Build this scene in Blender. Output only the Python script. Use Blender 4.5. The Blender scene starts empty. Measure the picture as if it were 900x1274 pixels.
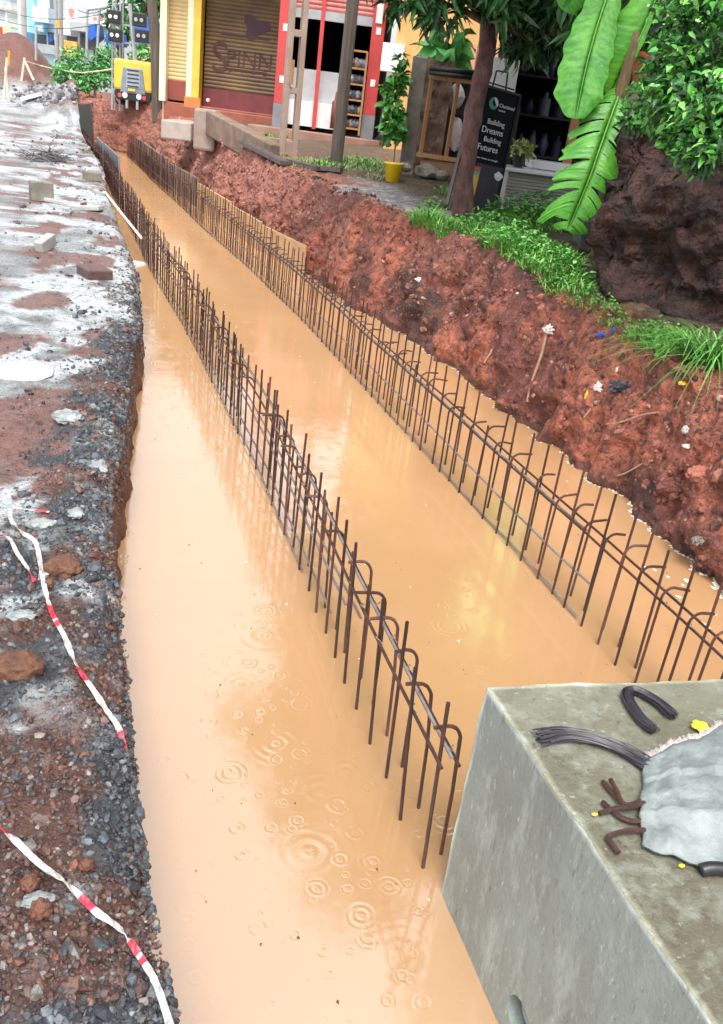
import bpy, bmesh, math, random
from mathutils import Vector, Matrix, noise
random.seed(7)
S = bpy.context.scene
COL = S.collection
R = math.radians
# ------------------------------------------------------------------ camera
CAMH = 2.0
FPX = 1066.0
def _norm(v): return Vector(v).normalized()
_V1 = (95.0, 90.0); _vx = 150.0
_vy = 637 - ((_V1[0]-450)*(_vx-450) + FPX*FPX)/(_V1[1]-637)
AY = _norm((_V1[0]-450, _V1[1]-637, FPX))
AZ = -_norm((_vx-450, _vy-637, FPX))
AX = AY.cross(AZ)
cam_d = bpy.data.cameras.new('camera'); cam = bpy.data.objects.new('camera', cam_d); COL.objects.link(cam)
right = Vector((AX[0], AY[0], AZ[0])); down = Vector((AX[1], AY[1], AZ[1])); fwd = Vector((AX[2], AY[2], AZ[2]))
m = Matrix((( right.x, -down.x, -fwd.x, 0), (right.y, -down.y, -fwd.y, 0), (right.z, -down.z, -fwd.z, CAMH), (0,0,0,1)))
cam.matrix_world = m
cam_d.sensor_fit = 'VERTICAL'; cam_d.sensor_height = 24; cam_d.lens = FPX/1274*24
cam_d.clip_start = 0.05; cam_d.clip_end = 2000
S.camera = cam
# ------------------------------------------------------------------ world, sun, exposure
SUN_EL, SUN_AZ = 62, -165      # degrees; azimuth measured from +Y towards +X
w = bpy.data.worlds.new('World'); S.world = w; w.use_nodes = True
nt = w.node_tree; bg = nt.nodes['Background']
sky = nt.nodes.new('ShaderNodeTexSky'); sky.sky_type = 'NISHITA'; sky.sun_disc = False
sky.sun_elevation = R(SUN_EL); sky.sun_rotation = R(SUN_AZ); sky.air_density = 1.0; sky.dust_density = 4.0; sky.ozone_density = 1.0
hs = nt.nodes.new('ShaderNodeHueSaturation'); hs.inputs['Saturation'].default_value = 0.18
nt.links.new(sky.outputs[0], hs.inputs['Color']); nt.links.new(hs.outputs[0], bg.inputs['Color'])
bg.inputs['Strength'].default_value = 0.15
sd = bpy.data.lights.new('sun', 'SUN'); sd.energy = 1.1; sd.angle = R(25); sd.color = (1.0, 0.97, 0.93)
so = bpy.data.objects.new('sun', sd); COL.objects.link(so)
sv = Vector((math.sin(R(SUN_AZ))*math.cos(R(SUN_EL)), math.cos(R(SUN_AZ))*math.cos(R(SUN_EL)), math.sin(R(SUN_EL))))
so.rotation_euler = sv.to_track_quat('Z', 'Y').to_euler(); so.location = (0, 0, 30)
S.view_settings.view_transform = 'Standard'; S.view_settings.look = 'None'; S.view_settings.gamma = 1
S.view_settings.exposure = 1.3
S.view_settings.use_curve_mapping = False
# ------------------------------------------------------------------ picture <-> place
FH = Vector((fwd.x, fwd.y, 0)).normalized(); UH = Vector((FH.y, -FH.x, 0)); ZH = Vector((0, 0, 1))
CAM = Vector((0, 0, CAMH))
def ray(x, y): return right*(x-450) + down*(y-637) + fwd*FPX
def atz(x, y, z):
    r = ray(x, y); return CAM + r*((z-CAMH)/r.z)
def atd(x, y, D):
    r = ray(x, y); return CAM + r*(D/r.dot(FH))
def uz(x, y, D):
    p = atd(x, y, D); return p.dot(UH), p.z
def fp(u, D, z): return UH*u + FH*D + ZH*z
# ------------------------------------------------------------------ tagging and linking
def tag(o, label=None, cat=None, group=None, kind=None):
    if label: o['label'] = label
    if cat: o['category'] = cat
    if group: o['group'] = group
    if kind: o['kind'] = kind
    return o
def thing(name, label, cat, loc, group=None):
    o = bpy.data.objects.new(name, None); COL.objects.link(o); o.location = loc; o.empty_display_size = .1
    ORG[o] = Vector(loc)
    return tag(o, label, cat, group)
ORG = {}
class MB:
    def __init__(s): s.v = []; s.f = []; s.c = []; s.mi = []; s.col = (1,1,1); s.m = 0
    def add(s, vs, fs, col=None):
        b = len(s.v); s.v += [tuple(v) for v in vs]; c = col or s.col; s.c += [c]*len(vs)
        s.f += [tuple(b+i for i in f) for f in fs]; s.mi += [s.m]*len(fs)
    def hexa(s, p, col=None):      # 8 points: bottom ring, top ring
        s.add(p, [(3,2,1,0),(4,5,6,7),(0,1,5,4),(1,2,6,5),(2,3,7,6),(3,0,4,7)], col)
    def box(s, c, sz, ax=None, col=None):
        ax = ax or (Vector((1,0,0)), Vector((0,1,0)), Vector((0,0,1))); c = Vector(c)
        x, y, z = ax[0]*sz[0]/2, ax[1]*sz[1]/2, ax[2]*sz[2]/2
        s.hexa([c-x-y-z, c+x-y-z, c+x+y-z, c-x+y-z, c-x-y+z, c+x-y+z, c+x+y+z, c-x+y+z], col)
    def fbox(s, u0, u1, d0, d1, z0, z1, col=None):   # box in the facade frame (across, away, up)
        s.hexa([fp(u0,d0,z0), fp(u1,d0,z0), fp(u1,d1,z0), fp(u0,d1,z0), fp(u0,d0,z1), fp(u1,d0,z1), fp(u1,d1,z1), fp(u0,d1,z1)], col)
    def beam(s, a, b, w, h=None, col=None):
        a, b = Vector(a), Vector(b); d = (b-a); L = d.length; d.normalize()
        up = Vector((0,0,1)) if abs(d.z) < .95 else Vector((0,1,0))
        x = d.cross(up).normalized(); z = x.cross(d)
        s.box((a+b)/2, (w, L, h or w), (x, d, z), col)
    def tube(s, pts, r, n=6, cap=True, col=None):
        pts = [Vector(p) for p in pts]; N = len(pts); rs = r if isinstance(r, (list, tuple)) else [r]*N
        vs = []; t0 = (pts[1]-pts[0]).normalized(); up = Vector((0,0,1)) if abs(t0.z) < .9 else Vector((1,0,0))
        x = t0.cross(up).normalized()
        for i in range(N):
            t = (pts[min(i+1,N-1)]-pts[max(i-1,0)]).normalized()
            x = (x - t*x.dot(t)).normalized(); y = t.cross(x)
            for k in range(n):
                a = 2*math.pi*k/n; vs.append(pts[i] + (x*math.cos(a)+y*math.sin(a))*rs[i])
        fs = [(i*n+k, i*n+(k+1)%n, (i+1)*n+(k+1)%n, (i+1)*n+k) for i in range(N-1) for k in range(n)]
        if cap: fs += [tuple(range(n-1,-1,-1)), tuple((N-1)*n+k for k in range(n))]
        s.add(vs, fs, col)
    def cyl(s, a, b, r, n=16, col=None): s.tube([a, b], r, n, True, col)
    def stone(s, c, r, col=None, squash=.7):
        c = Vector(c); q = Matrix.Rotation(random.random()*6.3, 3, Vector((random.uniform(-1,1), random.uniform(-1,1), random.uniform(-1,1)+.01)))
        sx, sy, sz = r*random.uniform(.7,1.25), r*random.uniform(.7,1.25), r*random.uniform(.5,.9)*squash/.7
        vs = []
        for v in ICO_V:
            j = random.uniform(.72, 1.18); vs.append(c + q @ Vector((v[0]*sx*j, v[1]*sy*j, v[2]*sz*j)))
        s.add(vs, ICO_F, col)
    def lump(s, c, r, sub=3, amp=.25, freq=1.6, seed=0, sz=(1,1,1), col=None):
        bm = bmesh.new(); bmesh.ops.create_icosphere(bm, subdivisions=sub, radius=1)
        vs = []
        for v in bm.verts:
            d = v.co.normalized(); k = 1 + amp*noise.fractal(d*freq+Vector((seed*3.1, seed, 0)), 1.0, 2.0, 4)
            vs.append(Vector(c) + Vector((d.x*sz[0], d.y*sz[1], d.z*sz[2]))*r*k)
        s.add(vs, [tuple(x.index for x in f.verts) for f in bm.faces], col); bm.free()
    def leaf(s, p, d, L, W, nrm, col=None, fold=.15, droop=.15):
        p, d = Vector(p), Vector(d).normalized(); sd_ = d.cross(Vector(nrm)); 
        if sd_.length < 1e-4: sd_ = d.orthogonal()
        sd_.normalize(); n = sd_.cross(d)
        a = p + d*L*.3 - n*L*droop*.2; b = p + d*L*.68 - n*L*droop*.55; e = p + d*L - n*L*droop*1.2
        vs = [p, a - sd_*W*.5 + n*W*fold, a, a + sd_*W*.5 + n*W*fold, b - sd_*W*.38 + n*W*fold, b, b + sd_*W*.38 + n*W*fold, e]
        s.add(vs, [(0,2,1),(0,3,2),(1,2,5,4),(2,3,6,5),(4,5,7),(5,6,7)], col)
    def blade(s, p, d, L, W, bend, col=None):
        p = Vector(p); d = Vector(d).normalized(); h = Vector((d.x, d.y, 0))
        if h.length < 1e-3: h = Vector((1,0,0))
        h.normalize(); sd_ = Vector((-h.y, h.x, 0)); vs = []; N = 4
        for i in range(N+1):
            t = i/N; q = p + d*L*t + h*bend*L*t*t - Vector((0,0,1))*bend*L*t*t*t*.9; ww = W*(1-t**1.6)*.5+.0006
            vs += [q - sd_*ww, q + sd_*ww]
        s.add(vs, [(2*i, 2*i+1, 2*i+3, 2*i+2) for i in range(N)], col)
    def build(s, name, mats, parent=None, smooth=False, bevel=0, solid=0, kind=None):
        org = Vector((0,0,0))
        if parent is not None:
            org = ORG[parent]
        me = bpy.data.meshes.new(name); me.from_pydata([(v[0]-org.x, v[1]-org.y, v[2]-org.z) for v in s.v], [], s.f)
        if not isinstance(mats, (list, tuple)): mats = [mats]
        for mm in mats: me.materials.append(mm)
        if len(mats) > 1: me.polygons.foreach_set('material_index', s.mi)
        ca = me.color_attributes.new('tint', 'FLOAT_COLOR', 'POINT')
        ca.data.foreach_set('color', [x for c in s.c for x in (c[0], c[1], c[2], 1)])
        if smooth: me.polygons.foreach_set('use_smooth', [True]*len(me.polygons))
        me.update()
        o = bpy.data.objects.new(name, me); COL.objects.link(o)
        if parent is not None: o.parent = parent; ORG[o] = org
        else: ORG[o] = org
        if bevel:
            b = o.modifiers.new('bevel', 'BEVEL'); b.width = bevel; b.segments = 2; b.limit_method = 'ANGLE'
        if solid:
            b = o.modifiers.new('solid', 'SOLIDIFY'); b.thickness = solid
        if kind: o['kind'] = kind
        return o
_b = bmesh.new(); bmesh.ops.create_icosphere(_b, subdivisions=1, radius=1)
ICO_V = [tuple(v.co) for v in _b.verts]; ICO_F = [tuple(v.index for v in f.verts) for f in _b.faces]; _b.free()
def rebase(o, base):      # put a one-mesh thing's origin at its base
    base = Vector(base); o.data.transform(Matrix.Translation(-base)); o.location = base; ORG[o] = base; return o
def text_mesh(body, size, origin, xa, ya, depth=.002, align='LEFT'):
    cu = bpy.data.curves.new('t', 'FONT'); cu.body = body; cu.size = size; cu.extrude = depth; cu.align_x = align
    ob = bpy.data.objects.new('t', cu); COL.objects.link(ob)
    dg = bpy.context.evaluated_depsgraph_get(); me = bpy.data.meshes.new_from_object(ob.evaluated_get(dg))
    xa = Vector(xa).normalized(); ya = Vector(ya).normalized(); za = xa.cross(ya); o = Vector(origin)
    vs = [o + xa*v.co.x + ya*v.co.y + za*v.co.z for v in me.vertices]; fs = [tuple(p.vertices) for p in me.polygons]
    bpy.data.objects.remove(ob); bpy.data.curves.remove(cu); bpy.data.meshes.remove(me)
    return vs, fs
# ------------------------------------------------------------------ materials
def M(name, c1, c2=None, scale=6, rough=.6, bump=.3, bscale=None, detail=6, tint=False, metal=0, spec=.5, rough2=None, stretch=None, streak=0, ior=None, bdist=.01, mixrange=(.35,.65)):
    m = bpy.data.materials.new(name); m.use_nodes = True; n = m.node_tree.nodes; l = m.node_tree.links
    p = n['Principled BSDF']; tc = n.new('ShaderNodeTexCoord'); mp = n.new('ShaderNodeMapping')
    l.new(tc.outputs['Object'], mp.inputs['Vector'])
    if stretch: mp.inputs['Scale'].default_value = stretch
    t = n.new('ShaderNodeTexNoise'); t.inputs['Scale'].default_value = scale; t.inputs['Detail'].default_value = detail; t.inputs['Roughness'].default_value = .62
    l.new(mp.outputs[0], t.inputs['Vector'])
    mr = n.new('ShaderNodeMapRange'); mr.inputs['From Min'].default_value = mixrange[0]; mr.inputs['From Max'].default_value = mixrange[1]
    l.new(t.outputs['Fac'], mr.inputs['Value'])
    mx = n.new('ShaderNodeMix'); mx.data_type = 'RGBA'; l.new(mr.outputs[0], mx.inputs['Factor'])
    mx.inputs['A'].default_value = (*c1, 1); mx.inputs['B'].default_value = (*(c2 or c1), 1)
    out = mx.outputs['Result']
    if tint:
        at = n.new('ShaderNodeAttribute'); at.attribute_name = 'tint'; m2 = n.new('ShaderNodeMix'); m2.data_type = 'RGBA'; m2.blend_type = 'MULTIPLY'
        m2.inputs['Factor'].default_value = 1; l.new(out, m2.inputs['A']); l.new(at.outputs['Color'], m2.inputs['B']); out = m2.outputs['Result']
    l.new(out, p.inputs['Base Color'])
    p.inputs['Metallic'].default_value = metal; p.inputs['Specular IOR Level'].default_value = spec
    if ior: p.inputs['IOR'].default_value = ior
    if rough2 is not None:
        r = n.new('ShaderNodeMapRange'); r.inputs['To Min'].default_value = rough; r.inputs['To Max'].default_value = rough2
        r.inputs['From Min'].default_value = .35; r.inputs['From Max'].default_value = .65
        l.new(t.outputs['Fac'], r.inputs['Value']); l.new(r.outputs[0], p.inputs['Roughness'])
    else: p.inputs['Roughness'].default_value = rough
    if bump:
        t2 = n.new('ShaderNodeTexNoise'); t2.inputs['Scale'].default_value = bscale or scale*4; t2.inputs['Detail'].default_value = 8; t2.inputs['Roughness'].default_value = .65
        l.new(mp.outputs[0], t2.inputs['Vector'])
        b = n.new('ShaderNodeBump'); b.inputs['Strength'].default_value = bump; b.inputs['Distance'].default_value = bdist
        l.new(t2.outputs['Fac'], b.inputs['Height']); l.new(b.outputs[0], p.inputs['Normal'])
    return m
mat_left = M('wet_slurry_ground', (.62,.62,.62), (1.22,1.22,1.22), 16, .22, .9, 40, tint=True, rough2=.6, bdist=.025, detail=9)
mat_bank = M('red_soil', (.45,.42,.42), (1.5,1.45,1.4), 11, .38, 1.0, 22, tint=True, rough2=.8, bdist=.05, detail=10)
mat_stone = M('stones', (.6,.6,.6), (1.3,1.3,1.3), 40, .24, .5, 120, tint=True, rough2=.5)
mat_clod = M('soil_clod', (.55,.55,.55), (1.4,1.4,1.4), 25, .55, .9, 50, tint=True, bdist=.015)
mat_rebar = M('rusty_rebar', (.075,.027,.018), (.034,.018,.015), 26, .5, .6, 160, metal=.2, stretch=(1,1,.4), tint=True)
mat_rebar_grey = M('galvanised_tie_steel', (.16,.14,.14), (.30,.28,.28), 12, .4, .4, 120, metal=.4)
def concrete(name, cs, sc, stretch, rough, rough2, pit=.5):
    m = M(name, cs[0], cs[1], sc, rough, .7, 55, rough2=rough2, detail=12, mixrange=(.33,.66), bdist=.006); n = m.node_tree.nodes; l = m.node_tree.links; p = n['Principled BSDF']
    src = p.inputs['Base Color'].links[0].from_socket; tc = n.new('ShaderNodeTexCoord'); mp = n.new('ShaderNodeMapping'); mp.inputs['Scale'].default_value = stretch; l.new(tc.outputs['Object'], mp.inputs['Vector'])
    for scale, lo, hi, dark, dt in ((2.2, .42, .72, cs[2], 8), (9, .50, .74, cs[3], 10), (26, .62, .74, cs[4], 4), (70, .64, .74, cs[4], 3), (48, .62, .72, cs[3], 3)):
        t = n.new('ShaderNodeTexNoise'); t.inputs['Scale'].default_value = scale; t.inputs['Detail'].default_value = dt; t.inputs['Roughness'].default_value = .68; l.new(mp.outputs[0], t.inputs['Vector'])
        r = n.new('ShaderNodeMapRange'); r.inputs['From Min'].default_value = lo; r.inputs['From Max'].default_value = hi; r.inputs['To Max'].default_value = .85; l.new(t.outputs['Fac'], r.inputs['Value'])
        x = n.new('ShaderNodeMix'); x.data_type = 'RGBA'; l.new(r.outputs[0], x.inputs['Factor']); l.new(src, x.inputs['A']); x.inputs['B'].default_value = (*dark, 1); src = x.outputs['Result']
    at = n.new('ShaderNodeAttribute'); at.attribute_name = 'tint'; m2 = n.new('ShaderNodeMix'); m2.data_type = 'RGBA'; m2.blend_type = 'MULTIPLY'; m2.inputs['Factor'].default_value = 1
    l.new(src, m2.inputs['A']); l.new(at.outputs['Color'], m2.inputs['B']); l.new(m2.outputs['Result'], p.inputs['Base Color']); return m
mat_conc_side = concrete('drain_concrete_side', ((.20,.235,.225),(.28,.33,.315),(.125,.13,.12),(.43,.50,.485),(.085,.085,.08)), 2.4, (1,1.3,.45), .36, .6)
mat_conc_top = concrete('drain_concrete_top', ((.115,.11,.075),(.20,.20,.155),(.065,.05,.03),(.29,.315,.27),(.045,.04,.032)), 3.4, (1,1,1), .16, .5)
mat_conc = M('weathered_concrete', (.30,.29,.27), (.42,.41,.39), 4, .7, .5, 50)
mat_conc_dark = M('mossy_concrete', (.13,.115,.095), (.26,.24,.20), 4, .8, .6, 40)
mat_post = M('weathered_concrete_pole', (.29,.20,.16), (.38,.29,.23), 4, .75, .4, 50)
mat_dark_pole = M('dark_timber_pole', (.07,.055,.045), (.13,.105,.085), 4, .75, .5, 30, stretch=(4,4,.5))
mat_white = M('white_paint', (.78,.78,.78), (.7,.7,.7), 5, .45, .1)
mat_red = M('red_paint', (.55,.06,.055), (.44,.05,.05), 4, .5, .15)
mat_yellow = M('yellow_paint', (.78,.50,.05), (.62,.40,.06), 3, .5, .15)
mat_cream = M('cream_paint', (.78,.72,.52), (.70,.62,.42), 3, .5, .15)
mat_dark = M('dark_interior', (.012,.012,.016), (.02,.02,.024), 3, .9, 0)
mat_black = M('black_plastic', (.012,.012,.014), (.02,.02,.022), 10, .4, .1)
mat_wood = M('timber', (.30,.15,.06), (.42,.23,.10), 5, .6, .3, 40, stretch=(6,6,.6))
mat_later = M('dark_laterite', (.022,.012,.011), (.13,.052,.038), 6, .7, 1.0, 14, bdist=.09, mixrange=(.42,.72), detail=10)
mat_leaf = M('leaves', (.8,.8,.8), (1.2,1.2,1.2), 5, .32, .15, 60, tint=True, spec=.5)
mat_grass = M('grass', (.85,.85,.85), (1.15,1.15,1.15), 4, .45, 0, tint=True)
mat_bark = M('bark', (.055,.019,.016), (.17,.085,.075), 9, .6, 1.0, 34, stretch=(1.3,1.3,.7), bdist=.03, detail=10)
mat_ruin = M('ruined_masonry', (.09,.05,.035), (.24,.17,.12), 5, .85, .9, 22, bdist=.03)
mat_blue = M('blue_sheet', (.02,.13,.55), (.02,.10,.42), 3, .4, .3, 12)
mat_lblue = M('light_blue_paint', (.22,.52,.72), (.30,.60,.78), 2, .5, .1)
mat_grey = M('grey_metal', (.33,.35,.36), (.42,.44,.45), 4, .4, .1, metal=.3)
mat_sheet = M('corrugated_sheet', (.34,.32,.30), (.46,.44,.42), 2, .45, .2, 30, metal=.2)
mat_steel = M('shiny_sheet', (.8,.82,.83), (.7,.72,.74), 3, .2, .1)
mat_orange_wall = M('stained_yellow_wall', (.72,.42,.14), (.55,.30,.11), 1.6, .7, .3, 20)
mat_salmon = M('salmon_paint', (.66,.28,.17), (.55,.23,.14), 2, .6, .2)
mat_tint = M('painted', (1,1,1), (.88,.88,.88), 4, .5, .1, tint=True)
# ------------------------------------------------------------------ terrain
def lut(tab, y):
    if y <= tab[0][0]: return tab[0][1]
    for (a, p), (b, q) in zip(tab, tab[1:]):
        if y <= b:
            t = (y-a)/(b-a); t = t*t*(3-2*t)*.5 + t*.5; return p + (q-p)*t
    return tab[-1][1]
T_LIP = [(-4,.12),(.9,.145),(1.06,.14),(1.4,.112),(1.75,.10),(2.34,.105),(3.0,.085),(3.5,.10),(4.2,.19),(5.6,.30),(6.6,.42),(8.3,.50),(11.2,.47),(14.4,.43),(18,.47),(23.6,.24),(28,.0),(31,-.2),(400,-.2)]
T_XR = [(-4,3.0),(2.98,3.06),(3.83,3.15),(5,3.17),(6.2,3.16),(8.1,3.11),(9.3,2.86),(11.1,2.80),(15,2.55),(20,2.2),(25,1.85),(28,1.5),(31,-.0),(400,-.0)]
T_XT = [(-4,3.3),(3.7,3.33),(5.4,3.5),(7.2,3.5),(8.5,3.45),(10.5,3.17),(14.9,2.91),(18,2.7),(22.5,2.42),(28,2.1),(31,.4),(400,.4)]
T_ZT = [(-4,.8),(3.7,.80),(5.4,.84),(7.2,1.0),(8.5,.98),(10.5,1.0),(14.9,1.08),(18,1.2),(22.5,1.28),(28,1.3),(31,1.2),(60,1.25),(400,1.3)]
T_ZL = [(-4,.42),(16,.42),(24,.50),(30,.95),(45,.95),(400,1.25)]
T_WL = [(-4,1.0),(1.65,.95),(4.55,.98),(7,.93),(11.3,.77),(19,.58),(23.6,.34),(28,.12)]
T_WR = [(-4,2.15),(8.3,2.14),(10.4,2.08),(15.2,1.84),(22,1.56),(28,1.34),(31,1.28)]
def fr(x, y, z, f, o=4): return noise.fractal(Vector((x*f, y*f, z*f)), 1.0, 2.0, o)
def sst(a, b, x):
    t = min(1, max(0, (x-a)/(b-a))); return t*t*(3-2*t)
MOUNDS = [(-2.05,40,1.55,1.7,1.85),(-.6,33,1.3,1.6,.55),(-4.5,42,2.5,2.5,1.4),(.55,28.3,.9,1.2,1.0),(1.5,27.2,.7,1.2,.35),(-.4,29,.9,1.5,.5),(2.3,30,1.0,2.0,.25)]
def mounds(x, y):
    z = 0
    for mx_, my, sx, sy, h in MOUNDS:
        q = ((x-mx_)/sx)**2 + ((y-my)/sy)**2
        if q < 9: z += h*math.exp(-q)
    return z
def mud(x, y):       # 1 where the left ground is bare gravel and soil, 0 where cement slurry covers it
    d = lut(T_LIP, y) - x
    near = 1 - sst(2.3, 3.2, y + .5*fr(x, y, 3, 1.5))
    edge = 1 - sst(.05, .35, d + .22*fr(x, y, 9, 1.3))
    edge *= 1 - sst(6, 10, y)
    return max(near, edge)
def zl(x, y):
    d = lut(T_LIP, y) - x; f = max(0.25, 1 - y/30) if y < 30 else .2
    z = lut(T_ZL, y) + mounds(x, y)
    k = mud(x, y)
    z += (.035*fr(x, y, 1, 2.2) + .03*fr(x, y, 5, 7, 3))*(.35 + .65*k)*f + .03*k
    z -= .06*math.exp(-max(d, 0)/.05)
    if y > 2.5: z += .03*fr(x, y, 7, .9, 3)
    return z
def zr(x, y):
    e = lut(T_XT, y); d = x - e
    z = lut(T_ZT, y) + .055*min(max(d,0),4) + mounds(x, y)
    s = math.exp(-max(d,0)/.7)
    z += .05*fr(x, y, 2, 1.1)*(.3+s) + .05*fr(x, y, 4, 4, 4)*(.2+s) + .06*s*fr(x, y, 8, .7, 2)
    return z
def zg(x, y):
    return zl(x, y) if x < lut(T_LIP, y)+.02 else (zr(x, y) if x > lut(T_XT, y)-.02 else 0.0)
def gp(px, py, tmax=80):     # where a sight line meets the ground
    r = ray(px, py); r = r/r.dot(FH); t = .3
    while t < tmax:
        p = CAM + r*t
        if p.z < zg(p.x, p.y): return Vector((p.x, p.y, zg(p.x, p.y)))
        t *= 1.004
    return CAM + r*tmax
def face(y, z, zt, a, e):      # the displaced bank face
    t = (z+.35)/(zt+.35); tt = max(0, z/zt)
    en = math.sin(math.pi*min(1, max(0, t)))**.5
    sl = fr(1, y, z*.35, 2.0, 3)                # long slumps
    gr = noise.ridged_multi_fractal(Vector((0, y*3.0 + z*.9, z*.8)), 1.0, 2.1, 5, 1.0, 2.0) - 1.1   # bucket gouges
    cl = fr(2, y, z, 4.5, 6); bl = noise.ridged_multi_fractal(Vector((4, y*2.1, z*2.3)), 1.0, 2.1, 5, 1.0, 2.0) - 1.1
    x = a + (e-a)*(tt**1.25) - .05*min(0, z)
    x += en*(.11*sl + .055*gr + .075*cl + .05*bl) - .06*en*sst(.5,.9,tt)*abs(fr(4, y, z, 3, 3))
    return x, y + .03*cl*en, z + .02*gr*en, gr, cl, bl
YS = [-3.0]
while YS[-1] < 420:
    y = YS[-1]; YS.append(y + (.05 if y < .2 else max(.016, .0075*y) if y < 34 else .06*(y-30)+.1))
def sheet(name, rows, mat, cols):
    n = len(rows[0]); mb = MB(); mb.v = [p for r in rows for p in r]; mb.c = cols
    mb.f = [(i*n+k, i*n+k+1, (i+1)*n+k+1, (i+1)*n+k) for i in range(len(rows)-1) for k in range(n-1)]; mb.mi = [0]*len(mb.f)
    return mb.build(name, mat, smooth=True, kind='structure')
def mixc(a, b, t): return tuple(p + (q-p)*t for p, q in zip(a, b))
def crumb(m, scale, dist, strength=.8):     # broken, crumbly relief on top of the first bump
    n = m.node_tree.nodes; l = m.node_tree.links; p = n['Principled BSDF']; tc = n.new('ShaderNodeTexCoord'); b0 = p.inputs['Normal'].links[0].from_node
    wn = n.new('ShaderNodeTexNoise'); wn.inputs['Scale'].default_value = scale*.6; wn.inputs['Detail'].default_value = 5; l.new(tc.outputs['Object'], wn.inputs['Vector'])
    wa = n.new('ShaderNodeMix'); wa.data_type = 'RGBA'; wa.blend_type = 'LINEAR_LIGHT'; wa.inputs['Factor'].default_value = .9/scale; l.new(tc.outputs['Object'], wa.inputs['A']); l.new(wn.outputs['Color'], wa.inputs['B'])
    for sc, di in ((scale, dist), (scale*2.7, dist*.45)):
        v = n.new('ShaderNodeTexVoronoi'); v.inputs['Scale'].default_value = sc; l.new(wa.outputs['Result'], v.inputs['Vector'])
        b = n.new('ShaderNodeBump'); b.inputs['Strength'].default_value = strength; b.inputs['Distance'].default_value = di; b.invert = True
        l.new(v.outputs['Distance'], b.inputs['Height']); l.new(b0.outputs[0], b.inputs['Normal']); b0 = b
    l.new(b0.outputs[0], p.inputs['Normal'])
crumb(mat_bank, 11, .05, .55); crumb(mat_left, 30, .02, .6); crumb(mat_later, 9, .07, .7)
# left side: broken road surface with cement slurry, gravel lip above the water
offs = []; d = 0
while d < .9: offs.append(d); d += .016 + d*.03
while d < 250: offs.append(d); d += .05 + d*.16
offs.append(300)
ZF = [-.45,-.2,-.05,.0,.04,.08,.12,.16,.2,.24,.28,.32,.36]
rows = []; cols = []
C_SL = (.50,.54,.56); C_GR = (.045,.048,.055); C_BR = (.085,.038,.028); C_RED = (.16,.058,.040)
def soilm(x, y):
    d = lut(T_LIP, y) - x
    return sst(-.12, .22, fr(x, y, 12, 3.2, 4) + (.22 if y < 2.2 else .02)*sst(.03, .16, d) - .10)
for y in YS:
    e = lut(T_LIP, y); row = []
    ztop = zl(e, y)
    for z in ZF:
        if y > 31: z = z*.2 + ztop - .1
        x = e + .05*(1-z/.4)*(1 if y < 20 else .3) + .035*fr(0, y, z, 4, 4) + .012*fr(3, y, z, 18, 2) - .02
        row.append((x, y, min(z, ztop-.005))); cols.append(mixc(C_RED, C_BR, .5+.6*fr(1, y, z, 5, 2)))
    for d in offs:
        x = e - d + .03*fr(0, y, .4, 4, 4)*math.exp(-d/.1); z = zl(x, y); row.append((x, y, z))
        k = mud(x, y); soil = soilm(x, y)
        g = mixc(C_GR, C_BR, soil)
        redp = sst(.10, .24, fr(x, y*.7, 20, 1.9, 6)) if 2.6 < y < 26 else 0
        pale = mixc(C_SL, (.27,.29,.29), sst(-.05, .4, fr(x, y, 31, 1.3, 6)))
        pale = mixc(pale, (.13,.13,.135), sst(.16, .42, fr(x, y, 47, 2.6, 6))*.8)
        pale = mixc(pale, C_RED, redp*.9)
        crust = sst(.08, .3, fr(x, y, 40, 4.5, 5)) * sst(1.7, 2.4, y)
        c = mixc(pale, g, sst(.2, .8, k + .7*fr(x, y, 40, 7, 4)) * (1 - .8*crust))
        if y > 24: c = mixc(c, C_RED, sst(24, 28, y)*(sst(.15, .6, mounds(x, y))*.9+.05))
        if y > 24: c = mixc(c, (.16,.14,.13), .5*sst(0,.3,fr(x,y,4,.5)))
        cols.append(c)
    rows.append(row)
sheet('road', rows, mat_left, cols)
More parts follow.
